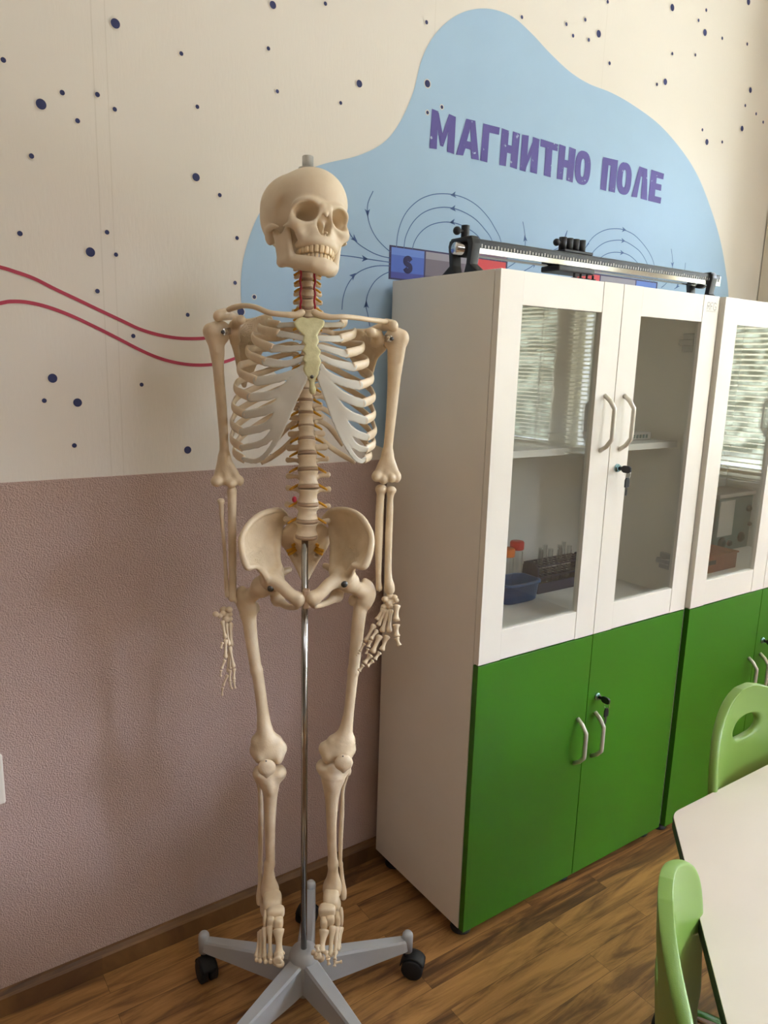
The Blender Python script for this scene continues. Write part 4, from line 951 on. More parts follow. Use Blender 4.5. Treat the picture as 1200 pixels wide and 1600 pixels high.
for i in range(24):
    v0, v1 = dv[i], dv[i + 1]; vm = (v0 + v1) / 2; kind = 'L' if i < 5 else ('T' if i < 17 else 'C')
    a = S(spine_x(v0), v0, spine_y(v0)); c = S(spine_x(v1), v1, spine_y(v1)); m_ = (a + c) / 2; ax_ = Vector(c - a); Hh = ax_.length
    if kind not in tmpl: tmpl[kind] = vert_template(kind); o = tmpl[kind]
    else: o = tmpl[kind].copy(); COL.objects.link(o)
    w, h0 = base[kind]; rot = Vector((0, 0, 1)).rotation_difference(ax_.normalized()).to_matrix().to_4x4()
    o.matrix_local = Matrix.Translation(m_) @ rot @ Matrix.Diagonal((halfw[i] / w, halfw[i] / w, Hh * .40 / (h0 * mm), 1))
    ratio = halfw[i] * mm
    b = MB(); b.lathe([(.001, -Hh * .105), (ratio * .93, -Hh * .105), (ratio * .97, 0), (ratio * .93, Hh * .105), (.001, Hh * .105)], 24, Matrix.Translation(a) @ rot @ Matrix.Diagonal((1, .74, 1, 1)))
    b.obj('spinal_disc', MT['disc'], skel, smooth=True)
    if i != 0:
        for s in (-1, 1):
            b = MB(); r0 = ratio
            pts_ = [Vector(a) + Vector((s * r0 * .55, r0 * .95, .004)), Vector(a) + Vector((s * r0 * 1.0, r0 * .75, .000)), Vector(a) + Vector((s * (r0 * 1.1 + .007), r0 * .45, -.004)), Vector(a) + Vector((s * (r0 * 1.1 + .013), r0 * .30, -.0075))]
            b.tube(pts_, [.0026, .0028, .0026, .0018], 8); b.obj('nerve_root', MT['nerve'], skel, smooth=True)
for s in (-1, 1):
    b = MB(); pts_ = []
    for v in (490, 480, 470, 460, 450, 440, 430, 420):
        c = S(480.8, v, spine_y(v)); wv = .012 if int(v / 10) % 2 else .0138; pts_.append(Vector(c) + Vector((s * wv, -.0075, 0)))
    b.tube([Vector(p) for p in catmull([tuple(p) for p in pts_], 4)], .0019, 8); b.obj('vertebral_artery', MT['artery'], skel, smooth=True)
for dx in (0,):
    p = t3(533, 268, -.006); b = MB(); b.sphere((0, 0, 0), .0048, 12, (1, 1, 1.3)); o = b.obj('disc_prolapse', MT['artery'], skel, smooth=True); o.location = p

# sternum -------------------------------------------------------------
yS = lambda y: float(np.interp(y, [130, 250, 400, 560], [-.072, -.094, -.108, -.104]))
q = SDF()
q.sheet([t2(x, y, yS(y)) for x, y in ((560,146),(600,158),(648,148),(690,172),(688,195),(668,222),(652,246),(662,275),(652,300),(672,330),(662,355),(674,385),(664,410),(660,450),(640,482),(610,482),(590,462),(578,420),(588,392),(574,372),(588,345),(574,325),(590,296),(576,280),(582,248),(562,232),(540,205),(528,182))], .0048, .002)
q.cap(t2(625, 480, yS(480)), t2(628, 528, yS(528)), .0048, .0056, .003); q.cap(t2(628, 528, yS(528)), t2(628, 540, yS(540)), .0056, .005, .003)
q.build('sternum', MT['sternum'], skel, .0013)
b = MB(); b.sphere((0, 0, 0), .0032, 12); o = b.obj('sternum_screw', MT['darksteel'], skel, smooth=True); o.location = t2(625, 463, -.1135)

# ribs -------------------------------------------------------------
# per rib: vertebra image height, lateral extreme (x, y), junction (x, y) with its depth; crop t2 coordinates
ribsR = [(1, 512, (800,170,.0), (775,190,-.055)), (2, 520, (848,228,.0), (770,264,-.072)), (3, 530, (891,300,.002), (800,343,-.080)), (4, 543, (912,378,.004), (838,412,-.084)), (5, 558, (937,462,.006), (868,508,-.086)),
         (6, 574, (945,555,.008), (886,602,-.084)), (7, 591, (946,645,.010), (898,690,-.078)), (8, 608, (951,728,.014), (910,778,-.068)), (9, 626, (946,795,.016), (905,840,-.056)), (10, 645, (926,862,.018), (898,893,-.044))]
ribsL = [(1, 512, (400,180,.0), (455,195,-.055)), (2, 520, (350,205,.0), (452,238,-.072)), (3, 530, (318,248,.002), (422,315,-.080)), (4, 543, (288,320,.004), (385,385,-.084)), (5, 558, (244,410,.006), (340,485,-.086)),
         (6, 574, (228,505,.008), (306,570,-.084)), (7, 591, (217,600,.010), (281,660,-.078)), (8, 608, (211,685,.014), (262,750,-.068)), (9, 626, (208,765,.016), (262,832,-.056)), (10, 645, (222,838,.018), (270,892,-.044))]
def rib_bone(n, vv, lat, jun, s):
    sp = S(spine_x(vv), vv, spine_y(vv)); c0 = sp + V3(s * .016, .022, .004); c1 = sp + V3(s * .034, .034, .006)
    LT_, JN = t2(*lat), t2(*jun); mid = (sp[2] + LT_[2]) / 2
    ang = V3(sp[0] + (LT_[0] - sp[0]) * .62, sp[1] + .052, sp[2] + (LT_[2] - sp[2]) * .30)
    pl_ = V3(sp[0] + (LT_[0] - sp[0]) * .93, LT_[1] + .038, sp[2] + (LT_[2] - sp[2]) * .72)
    fr = V3(LT_[0] * .80 + JN[0] * .20, LT_[1] * .45 + JN[1] * .55, LT_[2] * .52 + JN[2] * .48)
    pts_ = catmull([c0, c1, ang, pl_, LT_, fr, JN], 7); m_ = len(pts_)
    hgt = [.0045 + .0032 * min(1, i / (m_ * .7)) + (.0006 if i > m_ * .85 else 0) for i in range(m_)]
    b = MB(); b.tube([Vector(p) for p in pts_], hgt, 12, flat=(1.0, .46), up=(0, 0, 1)); return b.obj('rib', B_, skel, smooth=True)
for lst, s in ((ribsR, 1), (ribsL, -1)):
    for r in lst: rib_bone(*r, s)
    # floating ribs
    for vv, pts_ in (((667, [(655,690),(720,730),(785,822)]), (689, [(655,775),(740,842),(850,912)])) if s > 0 else ((667, [(545,690),(470,755),(425,815)]), (689, [(548,765),(460,850),(360,915)]))):
        sp = S(spine_x(vv), vv, spine_y(vv)); P_ = [sp + V3(s * .016, .020, .003), t2(*pts_[0], sp[1] + .035), t2(*pts_[1], sp[1] + .06), t2(*pts_[2], sp[1] + .05)]
        b = MB(); cp = catmull(P_, 8); b.tube([Vector(p) for p in cp], [.0055 if i < len(cp) * .8 else .0055 * (1 - .5 * (i / len(cp) - .8) / .2) for i in range(len(cp))], 12, flat=(1, .6), up=(0, 0, 1)); b.obj('rib', B_, skel, smooth=True)

# costal cartilages (one translucent sheet on each side) ---------------------
def cart(rows_, name='costal_cartilage'):
    q = SDF(); caps = []; P = []
    for pts_ in rows_:
        pp = catmull([tuple(t2(x, y, d)) + (w / 3.3333 / 820 / 2,) for x, y, d, w in pts_], 3)
        for a, c in zip(pp[:-1], pp[1:]): caps.append((a[:3], a[3], c[:3], c[3]))
        P += [t2(x, y, d) for x, y, d, w in pts_]
    # control surface: thin the points
    C = []
    for p in P:
        if all(np.hypot(p[0] - c[0], p[2] - c[2]) > .006 for c in C): C.append(p)
    q.sheet(C, .0024, .001, caps2d=caps); return q.build(name, MT['cartilage'], skel, .0016)
d1 = [-.062, -.070, -.056]
R_rows = [[(690,192,-.074,26),(735,192,-.070,24),(780,190,-.056,28)], [(664,262,-.094,28),(715,265,-.088,30),(772,264,-.073,34)], [(664,305,-.099,26),(725,322,-.095,32),(800,343,-.081,38)], [(670,358,-.104,26),(740,390,-.099,34),(838,412,-.085,44)],
          [(672,405,-.107,24),(700,445,-.106,30),(775,487,-.101,40),(868,508,-.087,46)], [(668,438,-.108,20),(715,500,-.108,34),(790,566,-.102,44),(886,602,-.085,44)], [(664,458,-.109,18),(705,530,-.109,36),(790,645,-.102,46),(898,690,-.079,42)],
          [(700,530,-.109,30),(760,650,-.104,40),(830,745,-.094,40),(910,778,-.070,38)], [(725,590,-.107,34),(780,715,-.102,38),(845,820,-.086,34),(906,842,-.058,34)], [(658,470,-.109,14),(705,580,-.108,26),(745,690,-.105,28),(795,800,-.097,26),(845,878,-.078,24),(880,902,-.056,26),(898,890,-.046,26)]]
L_rows = [[(528,190,-.074,26),(490,192,-.070,24),(452,195,-.056,28)], [(578,262,-.094,28),(520,250,-.088,30),(452,238,-.073,34)], [(578,310,-.099,26),(505,318,-.095,32),(422,315,-.081,38)], [(578,368,-.104,26),(490,395,-.099,34),(385,385,-.085,44)],
          [(578,412,-.107,24),(540,435,-.106,28),(450,470,-.101,40),(340,485,-.087,46)], [(584,440,-.108,20),(540,468,-.108,30),(440,550,-.102,44),(306,570,-.085,44)], [(590,458,-.109,18),(540,505,-.109,34),(430,620,-.102,46),(281,660,-.079,42)],
          [(545,510,-.109,30),(480,610,-.104,40),(395,715,-.094,40),(262,750,-.070,38)], [(520,560,-.107,34),(460,690,-.102,38),(380,800,-.086,34),(262,832,-.058,34)], [(596,472,-.109,14),(545,560,-.108,26),(495,670,-.105,28),(445,780,-.097,26),(385,868,-.078,24),(330,902,-.056,26),(270,892,-.046,26)]]
cart(R_rows); cart(L_rows)

# shoulder girdle -------------------------------------------------------------
for pts_ in ([(572,128,-.078,17),(545,140,-.080,17),(480,138,-.082,14),(400,128,-.080,13.5),(330,100,-.060,13),(270,92,-.035,13),(225,100,-.012,15),(192,112,.0,14)],
             [(640,128,-.078,17),(668,142,-.080,17),(725,152,-.082,14),(790,150,-.080,13),(860,156,-.060,12.5),(930,166,-.035,12.5),(980,172,-.012,14),(1010,176,.0,13)]):
    q = SDF(); pp = catmull([tuple(t2(x, y, d)) + (w / 3.3333 / 830,) for x, y, d, w in pts_], 3)
    q.chain([(p[:3], p[3]) for p in pp], .003); q.build('clavicle', B_, skel, .0016)
q = SDF()   # photo left
q.sheet([sl_(x, y, d) for x, y, d in ((960,230,.075),(1130,180,.09),(1180,330,.105),(1100,600,.11),(960,900,.115),(800,1250,.11),(720,1330,.10),(640,1050,.085),(590,800,.06),(520,660,.035),(560,560,.022),(620,420,.025),(740,330,.05))], .0028, .001, extra=[sl_(850, 600, .085), sl_(740, 800, .085), sl_(950, 450, .095)])
q.chain([(sl_(590, 620, .03), .0085), (sl_(530, 500, .022), .0125), (sl_(560, 390, .022), .010)], .006)                       # glenoid neck
q.chain([(sl_(560, 640, .03), .007), (sl_(600, 850, .065), .005), (sl_(640, 1080, .088), .0045), (sl_(715, 1320, .10), .005)], .005)
q.chain([(sl_(570, 400, .02), .009), (sl_(600, 330, .0), .009), (sl_(665, 295, -.030), .0085)], .005)                        # coracoid
q.chain([(sl_(990, 260, .085), .004), (sl_(760, 320, .075), .005), (sl_(560, 250, .055), .007), (sl_(430, 225, .03), .0095), (sl_(330, 230, .005), .0095), (sl_(300, 255, .0), .008)], .006)   # spine and acromion
q.chain([(sl_(430, 190, .018), .0085), (sl_(330, 220, .0), .008)], .006)
q.build('scapula', B_, skel, .0018)
q = SDF()   # photo right
q.sheet([sr_(x, y, d) for x, y, d in ((-130,480,.09),(0,490,.085),(110,520,.065),(230,620,.03),(380,740,.022),(430,800,.03),(300,930,.06),(260,1060,.082),(220,1230,.098),(170,1330,.11),(40,1250,.115),(-180,900,.118),(-230,640,.11))], .0028, .001, extra=[sr_(100, 800, .085), sr_(60, 1000, .10)])
q.chain([(sr_(270, 700, .03), .009), (sr_(340, 650, .022), .0125), (sr_(320, 560, .02), .010)], .006)
q.chain([(sr_(420, 790, .03), .006), (sr_(300, 930, .06), .0048), (sr_(250, 1080, .085), .0042), (sr_(190, 1300, .105), .005)], .005)
q.chain([(sr_(300, 580, .015), .009), (sr_(260, 540, .0), .009), (sr_(210, 525, -.030), .0090)], .005)
q.chain([(sr_(-60, 500, .09), .004), (sr_(150, 500, .075), .005), (sr_(330, 450, .05), .0075), (sr_(480, 420, .025), .0095), (sr_(570, 420, .004), .0092), (sr_(590, 440, .0), .008)], .006)
q.chain([(sr_(460, 370, .015), .0085), (sr_(570, 400, .0), .0085)], .006)
q.build('scapula', B_, skel, .0018)

# arms -------------------------------------------------------------
q = SDF()
ch = rows(t2, 0, [(275,80,165,.012),(330,92,170,.012),(400,105,166,.014),(480,114,170,.016),(600,126,180,.018),(700,135,186,.018),(800,143,190,.016),(870,142,196,.016)]); q.chain(ch, .006)
q.ell(t2(130, 240, .016), V3(.0235, .024, .022), .006); q.ell(t2(92, 222, .010), V3(.012, .015, .013), .006); q.ell(t2(150, 205, .02), V3(.016, .018, .012), .006)
q.cap(t2(100, 205, .0), t2(125, 330, .0), .006, .004, .006)
q.cap(t2(162, 880, .016), t2(132, 1000, .016), .0085, .009, .008); q.cap(t2(175, 880, .016), t2(240, 998, .016), .0080, .0075, .008); q.cap(t2(168, 900, .016), t2(185, 1000, .014), .009, .009, .008); q.cap(t2(125, 1005, .016), t2(245, 1003, .016), .0085, .0075, .006); q.ell(t2(128, 1008, .010), V3(.011, .012, .010), .005); q.ell(t2(252, 1005, .018), V3(.0065, .008, .009), .004); q.ell(t2(205, 1018, .008), V3(.010, .011, .009), .004)
q.ell(t2(185, 940, -.002), V3(.011, .006, .010), .006, '-')
q.build('humerus', B_, skel, .0018)
q = SDF()
ch = rows(t2, 0, [(275,1022,1118,.012),(330,1018,1110,.012),(400,1018,1098,.014),(480,1018,1086,.016),(600,1014,1072,.018),(700,1008,1060,.018),(800,1000,1048,.016),(860,992,1044,.016)]); q.chain(ch, .006)
q.ell(t2(1062, 255, .016), V3(.020, .022, .018), .006); q.ell(t2(1103, 262, .010), V3(.010, .013, .014), .006); q.ell(t2(1035, 275, .02), V3(.014, .018, .016), .006)
q.cap(t2(1100, 250, .0), t2(1082, 380, .002), .005, .003, .005)
q.cap(t2(1016, 860, .016), t2(965, 975, .016), .0080, .0085, .008); q.cap(t2(1022, 860, .016), t2(1062, 975, .016), .0080, .0085, .008); q.cap(t2(1019, 900, .015), t2(1016, 985, .014), .009, .009, .008); q.cap(t2(965, 985, .016), t2(1062, 985, .016), .0085, .0085, .006); q.ell(t2(962, 982, .010), V3(.010, .012, .010), .005); q.ell(t2(1066, 985, .012), V3(.0085, .010, .011), .004); q.ell(t2(998, 1000, .006), V3(.0085, .010, .009), .004); q.ell(t2(1040, 990, .006), V3(.008, .010, .009), .004)
q.ell(t2(1018, 945, -.002), V3(.010, .006, .010), .006, '-')
q.build('humerus', B_, skel, .0018)
def arm_bone(name, rws, extra=(), tfun=t3):
    q = SDF(); q.chain(rows(tfun, 0, rws), .004)
    for c, r in extra: q.ell(c, V3(*r), .004)
    return q.build(name, B_, skel, .0015)
arm_bone('radius', [(285,138,166,.012),(380,146,168,.012),(500,157,176,.010),(620,164,184,.006),(720,168,194,.0),(765,170,202,-.002)], [(t3(150, 275, .012), (.0072, .0072, .005))])
arm_bone('ulna', [(235,184,232,.016),(290,186,232,.014),(400,188,230,.012),(550,189,231,.008),(700,192,231,.0),(780,188,230,-.002)], [(t3(208, 222, .018), (.009, .012, .010)), (t3(228, 798, -.003), (.003, .004, .006))])
arm_bone('ulna', [(215,965,1005,.016),(300,958,1000,.014),(420,954,996,.012),(560,954,990,.008),(680,958,986,.0),(730,956,992,-.002)], [(t3(985, 215, .016), (.012, .012, .010))])
arm_bone('radius', [(222,1014,1060,.012),(265,1018,1048,.012),(330,1014,1048,.011),(450,1006,1044,.010),(580,1005,1040,.006),(670,1004,1042,.0),(715,1002,1054,-.004),(738,1003,1056,-.004)], [(t3(1038, 220, .012), (.0098, .0098, .006))])

# hands -------------------------------------------------------------
def finger_bone(b, p, q_, r):
    p, q_ = Vector(p), Vector(q_); pts_ = [p.lerp(q_, t) for t in (0, .05, .14, .28, .5, .72, .86, .95, 1)]
    b.tube(pts_, [r * k for k in (.75, 1.25, 1.2, .82, .68, .76, 1.12, 1.15, .6)], 12)
def hand(tfun, carp, bones, y0, y1, label=None):
    root = None
    q = SDF()
    for x, y, r, d in carp: q.ell(tfun(x, y, d), V3(r, r * .95, r * .9) * 1.15 / 8.89 / 815, .0012)
    root = q.build('hand', B_, skel, .0012)
    for kind, (xa, ya, da), (xb, yb, db), r in bones:
        b = MB(); finger_bone(b, tfun(xa, ya, da), tfun(xb, yb, db), r * 1.22 / 8.89 / 815); b.obj(kind, B_, root, smooth=True)
MC, PH = 'metacarpal', 'phalanx'
hand(hl, [(262,290,46,-.004),(338,290,44,-.010),(250,345,38,-.014),(210,375,34,-.018),(290,360,44,-.006),(345,355,40,-.004),(290,420,46,-.010),(345,420,40,-.004),(150,352,40,-.022)],
     [(MC,(242,440,-.02),(288,690,-.032),22),(MC,(292,470,-.008),(336,790,-.02),22),(MC,(348,460,0),(366,790,-.008),24),(MC,(364,470,.010),(376,800,.006),20),
      (PH,(288,700,-.034),(288,965,-.042),22),(PH,(278,985,-.043),(232,1115,-.050),18),(PH,(228,1130,-.051),(219,1218,-.053),14),
      (PH,(345,800,-.022),(402,1095,-.030),23),(PH,(406,1105,-.031),(403,1268,-.036),20),(PH,(403,1272,-.036),(420,1388,-.040),15),
      (PH,(352,830,-.008),(350,1115,-.014),20),(PH,(348,1130,-.015),(347,1295,-.020),18),(PH,(350,1300,-.020),(375,1398,-.024),14),
      (PH,(330,860,.006),(322,1160,.0),18),(PH,(318,1195,-.002),(252,1355,-.012),17),(PH,(247,1368,-.013),(240,1490,-.020),15),
      (PH,(245,740,-.05),(222,835,-.056),16)], 0, 0)
hand(hr, [(545,500,42,-.012),(615,460,50,-.006),(680,475,40,-.010),(600,550,46,-.014),(645,535,40,-.012),(532,605,40,-.012),(610,600,42,-.014),(705,515,34,-.018)],
     [(MC,(528,630,-.012),(432,795,-.020),30),(MC,(560,645,-.014),(448,870,-.028),26),(MC,(590,650,-.015),(502,960,-.034),30),(MC,(622,640,-.016),(602,965,-.038),30),(MC,(708,580,-.022),(702,805,-.040),38),
      (PH,(402,850,-.024),(272,1090,-.036),28),(PH,(258,1110,-.037),(196,1232,-.042),20),(PH,(188,1245,-.043),(152,1282,-.046),15),
      (PH,(440,930,-.030),(350,1060,-.042),26),(PH,(345,1072,-.043),(315,1170,-.048),24),(PH,(312,1185,-.049),(284,1262,-.052),19),
      (PH,(478,1000,-.038),(372,1245,-.052),34),(PH,(352,1270,-.053),(258,1395,-.060),30),(PH,(248,1410,-.061),(184,1500,-.064),22),
      (PH,(582,1005,-.040),(498,1215,-.052),30),(PH,(478,1235,-.053),(402,1340,-.058),24),(PH,(385,1350,-.059),(300,1432,-.064),20),
      (PH,(702,845,-.042),(710,1020,-.050),36),(PH,(708,1032,-.051),(745,1148,-.058),28)], 0, 0)
# brackets, bolts
for pa, pb in ((sl_(385, 490, -.012), sl_(500, 470, .008)), (sr_(555, 635, -.012), sr_(440, 630, .005))):
    b = MB(); pa, pb = Vector(pa), Vector(pb); b.tube([pa, pb], .0064, 12, flat=(1, .2), up=(0, 0, 1)); d = Vector((0, -1, 0))
    br = b.obj('shoulder_bracket', MT['chrome'], skel, auto=True)
    b = MB(); b.tube([pa + d * .0008, pa + d * .004], .0036, 12); b.obj('screw', MT['darksteel'], br, auto=True)

# pelvis -------------------------------------------------------------
def mirror_x(p): return p
hipR = [(735,150,.070),(765,112,.060),(800,88,.045),(860,80,.020),(950,96,-.012),(1030,150,-.038),(1082,235,-.056),(1103,315,-.070),(1090,420,-.086),(1062,500,-.093),(1042,528,-.095),(1005,528,-.088),(965,518,-.076),(945,560,-.062),(915,605,-.045),(860,620,-.036),(800,560,-.020),(800,470,.004),(800,330,.034),(785,240,.055)]
hipL = [(448,175,.070),(420,115,.058),(385,86,.045),(330,88,.020),(240,118,-.012),(165,175,-.038),(110,250,-.056),(85,330,-.070),(98,430,-.086),(120,505,-.093),(142,535,-.095),(190,524,-.088),(230,540,-.076),(262,580,-.062),(300,640,-.045),(350,620,-.036),(385,545,-.018),(366,470,.004),(372,330,.034),(385,240,.055)]
for H, s, ac, ins, sym in ((hipR, 1, (890,610), [(880,260,.026),(930,380,-.010),(870,430,.0),(990,260,-.018),(1040,400,-.062)], [(838,628),(770,668),(700,738),(640,770)]), (hipL, -1, (310,640), [(290,270,.026),(240,390,-.010),(310,430,.0),(180,270,-.018),(130,420,-.066)], [(345,640),(400,680),(470,745),(535,778)])):
    q = SDF(); q.sheet([tp(*p) for p in H], .0046, .0015, extra=[tp(*p) for p in ins])
    rim = [(tp(*p), r) for p, r in zip(H[:13], (.006,.0058,.0055,.0055,.0058,.006,.006,.0062,.0066,.0068,.0062,.005,.0052))]; q.chain(rim, .004)
    q.chain([(tp(*H[12]), .0055), (tp(*H[13]), .007), (tp(*H[14]), .008)], .005)
    q.chain([(tp(*H[19]), .007), (tp(*H[18]), .0068), (tp(*H[17]), .007), (tp(*H[16]), .008)], .006)
    acp = tp(ac[0], ac[1], -.022); q.ell(acp, V3(.024, .026, .024), .010)
    q.chain([(tp(ac[0] - s * 40, ac[1] - 10, -.034), .018), (tp(*sym[0], -.044), .0158), (tp(*sym[1], -.056), .0128), (tp(*sym[2], -.068), .0122), (tp(*sym[3], -.074), .0132)], .010)
    q.ell(tp(sym[3][0] + s * 10, sym[3][1] + 8, -.073), V3(.013, .009, .0125), .006)
    # ischium: body, tuberosity, ramus, spine
    tub = tp(ac[0] - s * 60, ac[1] + 145, .012); q.chain([(acp + V3(0, .01, -.01), .016), (acp * .4 + tub * .6 + V3(0, .012, 0), .013), (tub, .0135)], .008)
    q.chain([(tub, .011), (tp(ac[0] - s * 140, ac[1] + 200, -.022), .0065), (tp(sym[3][0] + s * 20, sym[3][1] + 62, -.06), .006), (tp(sym[3][0] + s * 8, sym[3][1] + 25, -.071), .008)], .006)
    q.chain([(acp + V3(0, .025, .0), .012), (tp(ac[0] - s * 150, ac[1] - 90, .045), .006)], .008)
    q.ell(acp + V3(s * .020, -.006, -.022), V3(.021, .022, .021), .004, '-')
    q.build('hip_bone', B_, skel, .0018)
b = MB(); p = Vector(tp(592, 772, -.072)); b.box(-.0065, .0065, -.008, .008, -.020, .018, .003, mtx=Matrix.Translation(p)); b.obj('pubic_symphysis', MT['disc'], skel)
q = SDF()   # sacrum and tail bone
q.sheet([tp(x, y, d) for x, y, d in ((500,150,.055),(400,240,.058),(385,340,.066),(420,385,.075),(470,470,.088),(520,560,.088),(545,620,.075),(585,655,.06),(620,620,.075),(650,560,.088),(700,470,.088),(755,385,.075),(780,330,.066),(765,230,.058),(680,150,.055))], .009, .004, extra=[tp(585, 300, .045), tp(585, 450, .085)])
q.ell(tp(588, 300, .020), V3(.024, .022, .014), .010); q.chain([(tp(588, 300, .025), .018), (tp(588, 380, .06), .014)], .01)
for y in (390, 440, 500):
    for s in (-1, 1): q.ell(tp(588 + s * (95 - (y - 390) * .25), y, .070), V3(.005, .012, .005), .003, '-')
q.build('sacrum', B_, skel, .0018)
for s, x0 in ((-1, 520), (1, 650)):
    for i, (dx, y) in enumerate(((80, 400), (70, 425), (40, 360))):
        b = MB(); P_ = [tp(x0, y - 35, .065), tp(x0 + s * dx * .5, y - 8, .050), tp(x0 + s * dx, y + 5, .045)]
        b.tube([Vector(p) for p in catmull(P_, 5)], .0036, 8, flat=(1, .7)); b.obj('nerve_root', MT['nerve'], skel, smooth=True)

# legs -------------------------------------------------------------
q = SDF()   # photo left femur
q.ell(tp(248, 682, -.022), V3(.0215, .0215, .0215), .006)
q.chain([(tp(235, 690, -.018), .0150), (tp(185, 735, -.004), .0145), (tp(130, 770, .004), .0165)], .010)
q.chain([(tp(92, 700, .012), .0065), (tp(85, 735, .012), .012), (tp(110, 800, .010), .0175), (tp(140, 850, .006), .019)], .008)
q.ell(tp(195, 850, .018), V3(.009, .010, .012), .006)
ch = rows(t3, 0, [(870,250,337,.004),(905,262,336,.0),(997,277,343,-.004),(1080,291,354,-.009),(1150,303,363,-.013)]); q.chain(ch, .006)
ch = rows(t4, 0, [(0,151,235,-.014),(120,170,253,-.016),(260,188,272,-.018),(360,190,290,-.020),(430,188,310,-.022),(490,182,332,-.022)]); q.chain(ch, .008)
q.ell(t4(215, 575, -.018), V3(.0150, .028, .022), .010); q.ell(t4(345, 580, -.016), V3(.0135, .028, .022), .010); q.cap(t4(200, 500, -.022), t4(330, 500, -.022), .015, .013, .012); q.cap(t4(190, 560, -.020), t4(355, 550, -.020), .0145, .0145, .008); q.ell(t4(270, 570, -.028), V3(.024, .016, .022), .010); q.ell(t4(378, 545, -.014), V3(.006, .010, .009), .006)
q.build('femur', B_, skel, .002)
q = SDF()   # photo right femur
q.ell(tp(920, 645, -.022), V3(.0215, .0215, .0215), .006)
q.chain([(tp(935, 655, -.018), .0150), (tp(985, 695, -.004), .0145), (tp(1045, 725, .004), .0160)], .010)
q.chain([(tp(1050, 640, .012), .0065), (tp(1078, 680, .012), .011), (tp(1080, 745, .010), .0150), (tp(1050, 800, .006), .0165)], .008)
q.ell(tp(955, 790, .018), V3(.009, .010, .012), .006)
ch = rows(t3, 0, [(840,840,914,.004),(875,835,906,.0),(975,826,893,-.004),(1070,819,881,-.009),(1150,813,871,-.013)]); q.chain(ch, .006)
ch = rows(t4, 0, [(0,845,925,-.014),(120,835,910,-.016),(260,820,894,-.018),(360,800,886,-.020),(430,775,882,-.022),(490,740,882,-.022)]); q.chain(ch, .008)
q.ell(t4(835, 575, -.018), V3(.0130, .028, .022), .010); q.ell(t4(700, 580, -.016), V3(.0135, .028, .022), .010); q.cap(t4(850, 500, -.022), t4(740, 500, -.022), .014, .013, .012); q.cap(t4(855, 555, -.020), t4(690, 550, -.020), .0145, .0145, .008); q.ell(t4(780, 570, -.028), V3(.024, .016, .022), .010); q.ell(t4(662, 545, -.014), V3(.006, .010, .009), .006)
q.build('femur', B_, skel, .002)
for x, y, rx_ in ((262, 690, .0185), (816, 655, .0190)):
    q = SDF(); c = t4(x, y, -.058); q.ell(c, V3(rx_, .0095, .0175), .003); q.cap(c + V3(0, 0, -.006), c + V3(.0, .001, -.0195), .009, .004, .006); q.build('patella', B_, skel, .0015)
    b = MB(); b.sphere((0, 0, 0), .0016, 8); o = b.obj('patella_screw', MT['darksteel'], skel, smooth=True); o.location = t4(x - 4, y - 48, -.066)
def leg_bones(tib, fib, plat, fh, tend, mall, s):
    q = SDF(); (xl, xr, y0) = plat
    q.cap(t4(xl + 50, y0, -.022), t4(xr - 50, y0, -.022), .0150, .0150, .010); q.ell(t4(xl + 48, y0 - 18, -.018), V3(.0145, .022, .009), .006); q.ell(t4(xr - 48, y0 - 18, -.018), V3(.0145, .022, .009), .006)
    q.chain(rows(t4, 0, tib), .009); q.chain(rows(tf, 0, tend), .007)
    tx = tib[1]; q.ell(t4((tx[1] + tx[2]) / 2, tx[0] - 20, -.040), V3(.008, .008, .014), .008)
    q.build('tibia', B_, skel, .0018)
    q = SDF(); q.ell(t4(*fh, .0), V3(.009, .010, .011), .005); q.chain(rows(t4, 0, fib[0]), .005); q.chain(rows(tf, 0, fib[1]), .005); q.build('fibula', B_, skel, .0016)
leg_bones([(780,205,360,-.024),(860,232,345,-.026),(950,242,334,-.024),(1100,246,326,-.018),(1250,250,322,-.012),(1385,256,322,-.006)], ([(760,172,215,.002),(850,196,228,.006),(1000,200,238,.010),(1200,200,236,.010),(1385,200,232,.010)], [(0,152,202,.010),(120,154,200,.008),(230,148,200,.006),(330,135,202,.002),(400,138,204,-.001)]),
          (168, 398, 735), (190, 735), [(0,216,320,-.006),(100,208,325,-.004),(190,195,345,-.002),(260,182,372,-.002),(290,184,374,-.002)], None, -1)
leg_bones([(740,650,835,-.024),(830,668,800,-.026),(930,684,780,-.024),(1100,692,766,-.018),(1250,698,766,-.012),(1385,706,774,-.006)], ([(760,822,850,.002),(850,800,824,.006),(1000,790,822,.010),(1200,780,812,.010),(1385,776,806,.010)], [(0,1000,1040,.010),(120,1008,1050,.008),(200,1008,1062,.006),(280,1006,1078,.002),(345,1012,1076,-.001)]),
          (622, 864, 690), (842, 715), [(0,886,988,-.006),(80,880,990,-.004),(160,862,1008,-.002),(230,832,1028,-.002),(262,828,1028,-.002)], None, 1)
